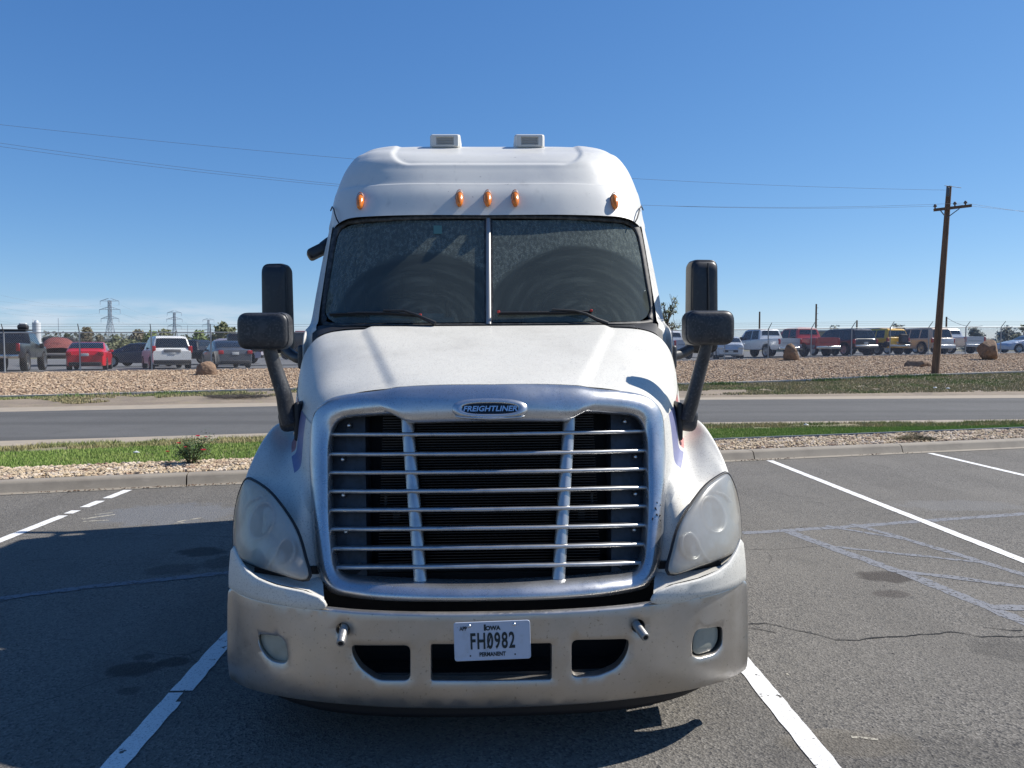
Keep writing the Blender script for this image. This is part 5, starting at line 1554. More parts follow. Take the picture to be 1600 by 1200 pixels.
    for wy in sp['wy']:
        for sg in (1, -1):
            c = Vector((sg*(hw-0.115), wy, Rw)); wd = sp.get('wd', 0.22)
            w_ = empty('wheel', c); w_.parent = root; h = wd/2; r = Rw
            mb = MB(); mb.lathe([(0, -h*.8), (r*0.6, -h*.9), (r*0.85, -h), (r*0.97, -h*.8), (r, -h*.5), (r, h*.6), (r*0.97, h*.85), (r*0.86, h), (r*0.66, h*.9)], (0, 0, 0), (sg, 0, 0), 22); mb.build('tyre', M['tyre'], w_, keep=False)
            mb = MB(); rr = sp.get('rim', 0.64)
            mb.lathe([(r*(rr+.03), h*0.92), (r*(rr-.04), h*.95), (r*(rr-.08), h*.55), (r*.25, h*.7), (r*.14, h*.95), (0, h*.95)], (0, 0, 0), (sg, 0, 0), 22)
            for k in range(5):
                t = 2*math.pi*k/5; mb.box((sg*h*.78, math.cos(t)*r*.36, math.sin(t)*r*.36), (0.02, r*.52, r*.13), rot=(t, 0, 0))
            mb.build('rim', sp.get('rimmat', M['rim']), w_, keep=False)
    return root

def sedan(paint, L=4.8, W_=1.84, H=1.45, R_=0.33):
    b = -L/2
    return dict(L=L, W=W_, zb=0.22, R=R_, wy=(b+1.05, -b-0.92), paint=paint, taper=.16,
        top=[(b, 0.80), (b+0.06, 0.98), (b+0.25, 1.06), (b+0.62, 1.09), (b+1.15, 1.34), (b+1.6, H-.01), (b+2.2, H), (b+2.75, H-.06), (b+3.45, 1.06), (b+4.2, 0.93), (-b-.12, 0.78), (-b, 0.62)],
        belt=[(b, 0.80), (b+.2, 0.96), (b+1.2, 0.97), (b+3.3, 0.90), (b+4.3, 0.82), (-b, 0.60)],
        side=[((b+1.25, 0.99), (b+2.1, 0.97), (b+2.1, H-.10), (b+1.62, H-.11)), ((b+2.17, 0.97), (b+3.05, 0.94), (b+2.78, H-.16), (b+2.17, H-.10))],
        rear=(b+0.68, b+1.50, .93), front=(b+2.85, b+3.40, .9), rim=.68,
        boxes=[('tail_light', M['redlamp'], (W_*.38, b+.03, 0.86), (0.26, 0.12, 0.20), .03, True, (0, 0, 0)), ('number_plate', M['carplate'], (0, b-.015, 0.80), (0.34, .02, .14), .004),
               ('rear_bumper', M['darktrim'], (0, b+.03, 0.34), (W_*.78, .12, .20), .04), ('side_mirror', paint, (W_*.52, b+3.0, 0.98), (.18, .10, .13), .04, True)])
def pickup(paint, L=5.7, W_=1.98, H=1.88, R_=0.40, bed=1.22, cab0=1.95, bump=None, topper=False, zb=0.5, doors=2):
    b = -L/2; c = b+cab0
    top = [(b, bed), (b+.05, bed+.005), (c-.02, bed), (c+.02, bed+.12), (c+.14, H-.12), (c+.30, H), (c+1.5, H), (c+1.85, H-.10), (c+2.35, 1.22), (c+2.6, 1.20), (-b-.35, 1.12), (-b-.05, 1.0), (-b, .7)]
    if topper: top = [(b, 1.0), (b+.03, 1.22), (b+.18, H-.10), (b+.34, H-.02), (c, H-.02), (c+.30, H), (c+1.5, H), (c+1.85, H-.10), (c+2.35, 1.22), (c+2.6, 1.20), (-b-.35, 1.12), (-b-.05, 1.0), (-b, .7)]
    side = [((c+.16, 1.24), (c+.92, 1.22), (c+.92, H-.12), (c+.28, H-.13)), ((c+1.0, 1.22), (c+2.05, 1.18), (c+1.72, H-.17), (c+1.0, H-.12))]
    if topper: side.append(((b+.20, 1.28), (c-.15, 1.28), (c-.2, H-.18), (b+.36, H-.18)))
    sp = dict(L=L, W=W_, zb=zb, R=R_, wy=(b+1.25, -b-.98), paint=paint, taper=.05, tumble=.28, wd=.26,
        top=top, belt=[(b, bed-.04), (c, bed-.04), (c+2.3, 1.12), (-b-.4, 1.02), (-b, .68)], side=side,
        rear=((b+.05, b+.165, .86) if topper else (c+.05, c+.135, .80)), front=(c+1.93, c+2.32, .9),
        boxes=[('tail_light', M['redlamp'], (W_*.435, b+.03, bed-.22), (.15, .12, .36), .02, True), ('rear_bumper', bump or M['carchrome'], (0, b-.07, zb+.10), (W_*.92, .16, .18), .03),
               ('number_plate', M['carplate'], (0, b-.16, zb+.11), (.32, .015, .14), .004), ('tailgate_groove', M['seam'], (0, b-.004, bed-.32), (W_*.62, .012, .02), .0),
               ('bed_seam', M['seam'], (W_*.4915, c, .95), (.008, .02, .5), .0, True), ('door_seam', M['seam'], (W_*.4925, c+.96, .95), (.008, .02, .5), .0, True),
               ('side_mirror', M['darktrim'], (W_*.55, c+1.85, 1.28), (.20, .12, .24), .03, True)])
    return sp
def suv(paint, L=4.9, W_=1.95, H=1.85, R_=.39, zb=.38, glass=True, slope=.22, belt=1.12):
    b = -L/2
    return dict(L=L, W=W_, zb=zb, R=R_, wy=(b+.95, -b-.95), paint=paint, taper=.08, tumble=.30, wd=.25,
        top=[(b, .95), (b+.04, belt+.02), (b+.08, belt+.05), (b+slope+.06, H-.12), (b+slope+.22, H-.02), (b+1.2, H), (b+2.9, H-.02), (b+3.2, H-.12), (b+3.75, belt+.08), (b+4.0, belt+.03), (-b-.3, belt-.06), (-b-.05, belt-.18), (-b, .7)],
        belt=[(b, .93), (b+.08, belt), (b+3.6, belt-.05), (-b-.3, belt-.14), (-b, .66)],
        side=[((b+.36, belt+.03), (b+1.15, belt+.03), (b+1.15, H-.13), (b+slope+.32, H-.14)), ((b+1.25, belt+.03), (b+2.12, belt+.01), (b+2.12, H-.13), (b+1.25, H-.13)), ((b+2.2, belt+.01), (b+3.35, belt-.01), (b+3.02, H-.17), (b+2.2, H-.13))],
        rear=(b+.095, b+slope+.05, .90), front=(b+3.28, b+3.72, .9),
        boxes=[('tail_light', M['redlamp'], (W_*.45, b+.05, belt-.14), (.14, .14, .30), .02, True), ('number_plate', M['carplate'], (0, b-.012, .86), (.32, .02, .14), .004),
               ('rear_bumper', M['darktrim'], (0, b-.04, zb+.14), (W_*.9, .14, .20), .04), ('side_mirror', M['darktrim'], (W_*.54, b+3.25, belt+.06), (.18, .1, .17), .03, True),
               ('door_seam', M['seam'], (W_*.4925, b+2.16, .85), (.008, .02, .6), 0, True)])

HEAD = R(15.4)
def lot_loc(px, d, wpx=None):
    """ground point behind the fence: px where it is seen, d metres behind the fence line"""
    x = 0.0
    for _ in range(30):
        q = fence_pt(x)+FNv*d; x += W(px, 560, q.y).x - q.x
    q = fence_pt(x)+FNv*d
    return (q.x, q.y, q.z)

silver, white_ = cmat('silver_paint', (0.62, 0.64, 0.66), .35, .3), cmat('white_car_paint', (0.80, 0.80, 0.77))
red_, darkred = cmat('bright_red_paint', (0.62, 0.012, 0.018)), cmat('dark_red_paint', (0.42, 0.03, 0.03))
grey_, black_ = cmat('grey_metallic_paint', (0.10, 0.11, 0.125), .35, .3), cmat('black_car_paint', (0.012, 0.012, 0.014))
yellow_, tan_ = cmat('yellow_paint', (0.9, 0.50, 0.012)), cmat('beige_paint', (0.58, 0.45, 0.32), .4)
blue_ = cmat('pale_blue_paint', (0.42, 0.48, 0.58), .35, .3); dgreen = cmat('dark_green_paint', (0.04, 0.06, 0.045), .5)

def place(px, d): return lot_loc(px, d)
# --- left group
s = pickup(cmat('dark_slate_paint', (0.018, 0.022, 0.026)), L=5.9, W_=2.02, H=2.02, R_=.46, bed=1.42, zb=.68, bump=M['carchrome']); s['belt'] = [(y, z+.18) for y, z in s['belt']]
s['top'] = [(y, z if z > 1.4 else z+.16) for y, z in s['top']]
s['side'] = [tuple((y, z+(.15 if z < 1.6 else 0)) for y, z in q) for q in s['side']]; s['wd'] = .32
s['boxes'] += [('roof_rack', M['darktrim'], (0, 0.05, 2.07), (1.5, 1.5, .06), .01), ('rack_bag', M['darktrim'], (.55, -.3, 2.21), (.45, .45, .24), .08), ('rack_bundle', M['carplate'], (.55, -.3, 2.37), (.32, .3, .10), .04)]
s['top'] = sorted(s['top'])
vehicle('pickup_truck', 'dark pickup with large tyres and loaded roof rack at the left picture edge', 'pickup', place(20, 3.6), HEAD+R(3), s)
vehicle('sedan', 'bright red sedan seen from behind through the chain link fence', 'sedan', place(141, 4.3), HEAD-R(-6), sedan(red_))
s = suv(white_, L=5.1, W_=1.96, H=1.74, R_=.34, zb=.26, slope=.30, belt=1.05); s['boxes'][0] = ('tail_light', M['redlamp'], (.86, -2.55+.08, 1.03), (.20, .14, .36), .03, True)
s['boxes'] += [('number_plate_recess', mat('grey_recess', (0.2, 0.2, 0.2), .5), (0, -2.56, .96), (.8, .03, .16), .01)]
vehicle('minivan', 'white minivan seen from behind, left of the round brown boulder', 'minivan', place(259, 4.2), HEAD+R(14), s)
s = sedan(grey_, L=5.0, W_=1.90, H=1.48, R_=.36)
vehicle('sedan', 'dark grey sedan with red tail lights parked right of the round boulder', 'sedan', place(353, 4.0), HEAD+R(14), s)
vehicle('pickup_truck', 'low black pickup nearly hidden between the white minivan and the grey sedan', 'pickup', place(309, 15), HEAD+R(60), pickup(black_, H=1.66, bed=1.02, zb=.4, L=5.2))
s = suv(cmat('pearl_paint', (0.45, 0.42, 0.5)), L=4.9, H=1.78)
vehicle('suv', 'pale lilac suv parked behind the dark grey sedan', 'suv', place(356, 17), HEAD+R(80), s)
s = sedan(cmat('dark_blue_paint', (0.02, 0.03, 0.06)), L=4.6)
vehicle('race_car', 'dark blue car with a yellow patch behind the left side of the white minivan', 'car', place(222, 11), HEAD+R(70), s)
# flatbed with red tarp
def flatbed(loc, rz):
    root = tag(empty('flatbed_truck', loc, rz), 'small flatbed truck carrying a red tarp covered load, left of the red sedan', 'truck')
    mb = MB(); mb.box((0, 0, .78), (2.3, 5.5, .14), bev=.02); mb.box((0, 2.2, .6), (1.0, 1.5, .2)); mb.build('deck', mat('deck_steel', (0.25, 0.22, 0.2), .6), root, keep=False)
    rows = []
    for i in range(13):
        y = -2.5+3.8*i/12; h = 1.05*math.sin(math.pi*min(1, (i+.6)/12.6))**.6; r = []
        for k in range(13):
            t = math.pi*k/12; r.append((1.05*math.cos(t)*(1+.05*noise.noise(Vector((i, k, 0)))), y, .86+h*math.sin(t)**.8*(1+.12*noise.noise(Vector((i*.7, k*.7, 4))))))
        rows.append(r)
    mb = MB(); mb.grid(rows); mb.build('tarp_load', mat('faded_red_tarp', (0.22, 0.06, 0.05), .85, layers=[(3, (0.12, 0.03, 0.03), .45, .65, 5)]), root, keep=False)
    mb = MB(); mb.box((0, 3.2, 1.2), (2.0, 1.6, 1.5), bev=.2); mb.build('cab', M['darktrim'], root, keep=False)
    mb = MB(); mb.box((0, 3.55, 1.6), (1.7, 1.0, .5), bev=.1); mb.build('cab_window', M['carglass'], root, keep=False)
    for y in (-1.6, 3.2):
        for sg in (1, -1):
            mb = MB(); mb.lathe([(0, -.12), (.33, -.13), (.38, -.08), (.38, .1), (.32, .13), (0, .1)], (sg*1.0, y, .38), (sg, 0, 0), 20); mb.build('wheel', M['tyre'], root, keep=False)
    return root
flatbed(place(92, 17), HEAD+R(12))
# dark rigs partly hidden behind the mirror arm
def dark_rig(name, label, loc, rz, col, L_, H_, cabcol):
    root = tag(empty(name, loc, rz), label, 'truck')
    mb = MB(); mb.box((0, 0, .95), (2.3, L_, .22), bev=.03); mb.box((0, -L_*.1, .95+.11+H_/2), (2.2, L_*.62, H_), bev=.08); mb.build('box_body', col, root, keep=False)
    mb = MB(); mb.box((0, L_*.40, 1.35), (2.1, L_*.22, 1.2), bev=.18); mb.build('cab', cabcol, root, keep=False)
    mb = MB(); mb.box((0, L_*.42, 1.68), (1.9, L_*.16, .45), bev=.08); mb.build('cab_window', M['carglass'], root, keep=False)
    for y in (-L_*.33, -L_*.2, L_*.38):
        for sg in (1, -1):
            mb = MB(); mb.lathe([(0, -.14), (.4, -.15), (.47, -.1), (.47, .1), (.4, .15), (0, .1)], (sg*1.0, y, .47), (sg, 0, 0), 20); mb.build('wheel', M['tyre'], root, keep=False)
    return root
dark_rig('box_truck', 'black box truck seen side on behind the left mirror arm', place(452, 9.5), HEAD+R(84), black_, 7.0, .95, black_)
dark_rig('semi_tractor', 'red semi tractor roof rising behind the black box truck', place(484, 34), HEAD+R(70), darkred, 5.0, 1.6, red_)
# --- right group
vehicle('pickup_truck', 'white pickup right beside the truck hood, left of the hood mirror', 'pickup', place(1040, 7.5), HEAD, pickup(cmat('offwhite_paint', (0.5, 0.52, 0.55)), H=1.95, bed=1.3))
vehicle('pickup_truck', 'dark green pickup behind the right hood mirror arm', 'pickup', place(1092, 10), HEAD+R(30), pickup(dgreen, H=1.55, bed=1.1, L=5.2))
s = sedan(silver, L=4.3, W_=1.75, H=1.46, R_=.32); s['boxes'] = [('headlight', M['whitelamp'], (.62, 2.10, .70), (.34, .12, .16), .04, True), ('front_grille', M['darktrim'], (0, 2.13, .50), (.9, .08, .16), .03), ('number_plate', M['carplate'], (0, 2.18, .48), (.3, .02, .13), .003), ('side_mirror', silver, (.92, .8, .95), (.18, .1, .12), .04, True)]
vehicle('hatchback', 'silver hatchback facing the fence right of the hood mirror arm', 'car', place(1137, 3.6), HEAD+R(180-28), s)
vehicle('pickup_truck', 'silver pickup with a white bed topper parked left of the red pickup', 'pickup', place(1190, 5.2), HEAD+R(2), pickup(silver, topper=False, H=1.95, bed=1.28, L=5.9, R_=.42))
s = pickup(darkred, H=1.98, bed=1.28, L=5.9, R_=.42, zb=.52); s['lower'] = (.78, cmat('silver_lower', (0.3, 0.28, 0.28), .4, .4))
vehicle('pickup_truck', 'dark red pickup with chrome bumper behind the upright boulder', 'pickup', place(1249, 4.3), HEAD-R(2), s)
s = suv(black_, L=5.2, H=1.86, W_=2.0, R_=.42, zb=.45); s['boxes'][2] = ('rear_bumper', M['carchrome'], (0, -2.68, .66), (1.8, .14, .16), .04)
vehicle('suv', 'black suv with chrome rear bumper left of the yellow off roader', 'suv', place(1312, 4.3), HEAD-R(2), s)
s = suv(yellow_, L=4.6, H=1.86, W_=1.92, R_=.42, zb=.50, slope=.12, belt=1.18); s['lower'] = (.86, M['darktrim'])
s['boxes'] += [('spare_wheel', M['tyre'], (.25, -2.45, 1.12), (.72, .22, .72), .14), ('spare_cover', mat('spare_cover_grey', (0.08, .08, .085), .5), (.25, -2.57, 1.12), (.5, .05, .5), .1), ('white_roof', white_, (0, .2, 1.875), (1.35, 3.0, .05), .02), ('corner_guard', M['darktrim'], (.86, -2.2, .8), (.3, .3, .3), .05, True)]
s['boxes'][2] = ('rear_bumper', M['carchrome'], (0, -2.40, .66), (1.7, .16, .15), .04)
vehicle('off_roader', 'yellow off roader with a spare wheel on its rear door', 'suv', place(1366, 4.3), HEAD-R(2), s)
s = suv(tan_, L=5.2, H=1.90, W_=2.02, R_=.42, zb=.42, slope=.18)
s['boxes'] += [('tailgate_panel', silver, (0, -2.612, .86), (1.72, .03, .52), .01)]; s['boxes'][2] = ('rear_bumper', silver, (0, -2.66, .55), (1.86, .16, .26), .04)
vehicle('suv', 'beige suv with a silver tailgate between the yellow off roader and the leaning pole', 'suv', place(1429, 4.3), HEAD-R(2), s)
vehicle('pickup_truck', 'silver pickup just right of the leaning utility pole', 'pickup', place(1475, 5.0), HEAD-R(2), pickup(silver, H=1.86, bed=1.24, L=5.5, bump=silver))
s = sedan(blue_, L=4.9, H=1.46)
vehicle('sedan', 'pale blue sedan at the right edge beyond the large boulder', 'sedan', place(1608, 6.5), HEAD+R(76), s)
vehicle('suv', 'second row silver suv visible only over the roof of the black suv', 'suv', place(1352, 14), HEAD-R(2), suv(silver, H=1.95))

# ---------------- boulders
def boulder(label, px, py, y, sx_, sy_, sz_, seed, loc_z=None, rz=0.0, cuts_=()):
    c = W(px, py, y)
    bm = bmesh.new(); bmesh.ops.create_icosphere(bm, subdivisions=4, radius=1)
    for v in bm.verts:
        d = v.co.normalized(); f = 1+.16*noise.noise(d*1.3+Vector((seed, 0, 0)))+.07*noise.noise(d*3+Vector((0, seed, 0)))+.03*noise.noise(d*8+Vector((0, 0, seed)))
        p_ = d*f
        for nx, ny, nz_, dd in cuts_:
            nn = Vector((nx, ny, nz_)).normalized(); e = p_.dot(nn)-dd
            if e > 0: p_ -= nn*e*.92
        v.co = Vector((p_.x*sx_, p_.y*sy_, p_.z*sz_))
    bmesh.ops.rotate(bm, verts=bm.verts, matrix=Matrix.Rotation(rz, 3, 'Y'))
    me = bpy.data.meshes.new('boulder'); bm.to_mesh(me); bm.free(); me.materials.append(M['boulder'])
    for p_ in me.polygons: p_.use_smooth = True
    o = link('boulder', me); o.location = c
    tag(o, label, 'boulder', 'boulders on the gravel bank')
boulder('round brown boulder on the gravel left of the truck', 323, 580.5, 34.6, .46, .42, .46, 3)
boulder('tall narrow boulder standing upright below the red pickup', 1236.5, 555, 45.0, .44, .38, .66, 8, rz=-.18, cuts_=((1,0,.3,.7),))
boulder('low flat boulder left of the leaning utility pole', 1434, 570, 38.5, .62, .45, .34, 15, cuts_=((0,0,1,.62),(-.7,-.5,.5,.6)))
boulder('largest angular boulder at the right side of the gravel bank', 1545, 547, 44.5, .66, .5, .62, 22, cuts_=((-.3,-.5,1,.72),(1,-.6,.2,.66),(-1,-.3,.2,.72)))

# ---------------- leaning utility pole
M['wood'] = mat('weathered_pole_wood', (0.17, 0.10, 0.06), 0.9, layers=[(2.5, (0.10, 0.062, 0.04), .4, .65, 5, 'noise', (6, 6, .4)), (5, (0.24, 0.155, 0.10), .55, .75, 5, 'noise', (8, 8, .5))])
M['insul'] = mat('insulator', (0.12, 0.10, 0.09), .4)
YP = 33.2
pb_, pt_ = W(1460, 594, YP), W(1483, 291, YP+0.2)
pole = tag(empty('utility_pole', tuple(pb_)), 'leaning brown wooden utility pole with one crossarm beside the gravel bank', 'utility pole')
mb = MB(); mb.cyl(pb_-Vector((0, 0, .2)), pt_, 0.165, 0.105, n=16); mb.build('pole_shaft', M['wood'], pole)
xa, xb = W(1458.5, 328.5, YP), W(1511.5, 323, YP+.2)
d_ = (xb-xa).normalized()
mb = MB(); mid = (xa+xb)/2; mb.box(mid+Vector((0, -.16, 0)), ((xb-xa).length, .10, .12), rot=(0, -math.atan2(xb.z-xa.z, xb.x-xa.x), 0)); arm_o = mb.build('crossarm', M['wood'], pole)
mb = MB()
for p_, q_ in (((1468,327),(1476,337)), ((1499,326),(1480,340))): mb.cyl(W(*p_, YP-.1), W(*q_, YP-.05), .022, n=6)
mb.build('arm_brace', M['galv_dark'], pole)
ins = [(1461, 324.5), (1492, 320.5), (1508.5, 319)]
for a, b in ins:
    mb = MB(); mb.lathe([(0, -.08), (.03, -.08), (.03, .02), (.07, .03), (.075, .08), (.045, .11), (.05, .14), (0, .15)], W(a, b, YP-.1), (0, 0, 1), 12); mb.build('insulator', M['insul'], pole)
mb = MB(); mb.cyl(W(1476, 290, YP), W(1502, 293.5, YP), .012, n=5); mb.box(W(1481, 300, YP-.1), (.1, .1, .4), bev=.02); mb.build('pole_top_fitting', M['galv_dark'], pole)
# wires as things
M['wire_dark'] = mat('power_cable', (0.14, 0.155, 0.18), .7)
def wire(label, A, B, sag, r=.0050, group=None, n=24):
    pts = []
    for i in range(n+1):
        t = i/n; p_ = A.lerp(B, t); p_.z -= sag*4*t*(1-t); pts.append(p_)
    mb = MB(); mb.tube(pts, r, 5, cap=False); tag(mb.build('power_line', M['wire_dark']), label, 'power line', group)
g_ = 'power lines strung to the leaning pole'
wire('highest power line running left from the pole top', W(1481, 297, YP), W(-200, 172, 25.5), .50, group=g_)
wire('middle power line running left from the crossarm', W(1461, 322, YP), W(-200, 193, 25.6), .95, group=g_)
wire('lowest power line running left from the crossarm', W(1508, 317, YP), W(-200, 199, 26.1), 1.05, group=g_)
wire('power line running right from the crossarm end', W(1508, 317, YP), W(1900, 335, 60), .6, r=.006, group=g_)
wire('power line running right from the middle insulator', W(1492, 319, YP), W(1900, 328, 60), .5, r=.006, group=g_)

# ---------------- lattice pylons
M['pylon'] = mat('hazed_pylon_steel', (0.34, 0.38, 0.44), .6, .3)  # distance haze put into the colour as a pale blue-grey
def pylon(px, y, toppy, label, k=1.0, strut=.22):
    base = W(px, 545, y); base.z = 1.0; H_ = W(px, toppy, y).z-base.z
    root = tag(empty('transmission_pylon', tuple(base)), label, 'pylon', 'transmission pylons on the horizon')
    def half(z):  # half width of the body at height fraction z
        return float(np.interp(z, [0, .55, .62, .97], [.105, .030, .024, .022]))*H_*k
    mb = MB(); zs = [0, .18, .33, .45, .55, .63, .71, .79, .87, .95]
    for a, b in zip(zs[:-1], zs[1:]):
        wa, wb = half(a), half(b)
        ca = [base+Vector((x*wa, y_*wa, a*H_)) for x, y_ in ((1,1),(-1,1),(-1,-1),(1,-1))]; cb = [base+Vector((x*wb, y_*wb, b*H_)) for x, y_ in ((1,1),(-1,1),(-1,-1),(1,-1))]
        for i in range(4):
            j = (i+1) % 4
            mb.cyl(ca[i], cb[i], strut*.8, n=4, cap=False); mb.cyl(ca[i], cb[j], strut*.45, n=4, cap=False); mb.cyl(ca[j], cb[i], strut*.45, n=4, cap=False); mb.cyl(cb[i], cb[j], strut*.45, n=4, cap=False)
    mb.build('tower_lattice', M['pylon'], root)
    for z, hwf in ((.60, .185), (.775, .215), (.94, .195)):
        mb = MB(); hw_ = hwf*H_*.92; zc = base.z+z*H_
        for sg in (1, -1):
            tip = Vector((base.x+sg*hw_, base.y, zc)); inn = base.x+sg*half(z)
            for yy in (-1, 1):
                mb.cyl(Vector((inn, base.y+yy*half(z), zc)), tip, strut*.55, n=4, cap=False); mb.cyl(Vector((inn, base.y+yy*half(z), zc+.05*H_)), tip, strut*.55, n=4, cap=False)
            for t in (.3, .6): mb.cyl(Vector((inn+(tip.x-inn)*t, base.y, zc)), Vector((inn+(tip.x-inn)*t, base.y, zc+.05*H_*(1-t))), strut*.4, n=4, cap=False)
        ao = mb.build('pylon_arm', M['pylon'], root)
        for sg in (1, -1):
            mb = MB(); tip = Vector((base.x+sg*hw_, base.y, zc)); mb.cyl(tip, tip-Vector((0, 0, .075*H_)), strut*.6, n=5); mb.build('insulator_string', M['pylon'], ao)
    return base, H_
P1 = pylon(173, 620, 465.5, 'largest lattice pylon, left of the white minivan', strut=.26)
P2 = pylon(273.5, 850, 485, 'middle lattice pylon above the white minivan', strut=.30)
P3 = pylon(326.5, 1090, 497, 'smallest and farthest lattice pylon near the tall tree', strut=.30)
for z, o in ((.94, -9), (.94, 9), (.775, -10), (.775, 10), (.60, -9), (.60, 9)):
    A = P1[0]+Vector((o, 0, P1[1]*(z-.075))); B = P2[0]+Vector((o*1.1, 0, P2[1]*(z-.075))); C_ = P3[0]+Vector((o*1.1, 0, P3[1]*(z-.075)))
    wire('pylon cable from the largest to the middle lattice tower', A, B, 6, r=.028, group='pylon cables', n=12); wire('pylon cable from the middle to the smallest lattice tower', B, C_, 6, r=.028, group='pylon cables', n=12)
    D = A+(A-B)*1.3; wire('pylon cable leaving the largest lattice tower towards the left picture edge', A, D, 7, r=.026, group='pylon cables', n=12)

# far poles
for px_, t_, y, lab in ((1187, 487, 125, 'short distant pole behind the silver pickup with the topper'), (1275.5, 475, 118, 'tallest distant pole behind the red pickup'), (1339, 500.5, 130, 'stubby distant pole behind the yellow off roader'), (1479, 495, 120, 'distant pole with a slack wire right of the leaning pole'), (91, 497, 240, 'thin mast far left between the flatbed and the red sedan'), (293, 508, 300, 'thin mast between the two nearer pylons')):
    A = W(px_, t_, y); mb = MB(); mb.cyl((A.x, A.y, 1.0), A, .17 if y < 200 else .10, .13 if y < 200 else .08, n=8)
    if px_ == 1275.5:
        for k in range(4): mb.cyl(A+Vector((0, 0, -.6-k*.9)), A+Vector((.35, 0, -.6-k*.9)), .03, n=4)
    tag(mb.build('distant_pole', M['wood'] if y < 200 else M['pylon']), lab, 'pole')
A = W(1479, 496, 120); wire('slack wire from the distant pole across the right side', A, W(1535, 509, 110), .6, r=.03)
# silo and sheds
mb = MB(); c = W(57, 512, 260); mb.cyl((c.x, c.y, 1), (c.x, c.y, W(57, 504, 260).z), 1.25, n=20); mb.cyl((c.x, c.y, W(57, 504, 260).z), (c.x, c.y, W(57, 500.5, 260).z), .7, .5, n=14); mb.cyl((c.x-.5, c.y-.8, 1), (c.x-.5, c.y-.8, W(57, 499, 260).z), .12, n=6)
tag(mb.build('silo', mat('silo_white', (0.55, 0.57, 0.6), .6)), 'white cylindrical silo above the dark pickup roof', 'silo')
def shed(label, px0, px1, top, y, m, depth=8):
    a, b = W(px0, top, y), W(px1, top, y); root = tag(empty('shed', ((a.x+b.x)/2, y, 1.0)), label, 'building')
    mb = MB(); mb.box(((a.x+b.x)/2, y+depth/2, (a.z+1)/2), (b.x-a.x, depth, a.z-1)); mb.build('wall', m, root)
    mb = MB(); mb.box(((a.x+b.x)/2, y+depth/2, a.z+.08), (b.x-a.x+.4, depth+.4, .16)); mb.build('roof', M['galv'], root)
shed('low tan shed behind the black suv', 1247, 1300, 518, 95, mat('tan_wall', (0.36, 0.31, 0.2), .9))
shed('pale low shed in the trees behind the red sedan', 157, 172, 531, 170, mat('pale_wall', (0.6, 0.6, 0.58), .9))
shed('white low shed among the bushes left of the sedan', 92, 104, 537, 150, mat('pale_wall_blue', (0.4, 0.45, 0.5), .9))

# ---------------- trees and bushes
def leafmat(name, a, b, c=None):
    return mat(name, a, .8, layers=[(1.4, b, .42, .60, 4)]+([(3.1, c, .55, .7, 3)] if c else []))
LM = {'olive': leafmat('olive_leaves', (0.15, 0.165, 0.08), (0.21, 0.215, 0.11), (0.09, 0.105, 0.05)),
      'green': leafmat('bright_leaves', (0.17, 0.23, 0.07), (0.23, 0.27, 0.10), (0.11, 0.15, 0.05)),
      'dark': leafmat('dark_leaves', (0.07, 0.095, 0.05), (0.10, 0.12, 0.06)),
      'brown': leafmat('brown_leaves', (0.19, 0.155, 0.10), (0.22, 0.20, 0.13), (0.13, 0.12, 0.07)),
      'grey': leafmat('grey_green_leaves', (0.24, 0.26, 0.21), (0.30, 0.31, 0.25), (0.17, 0.19, 0.15))}
M['bark'] = mat('bark', (0.11, 0.085, 0.065), .9)
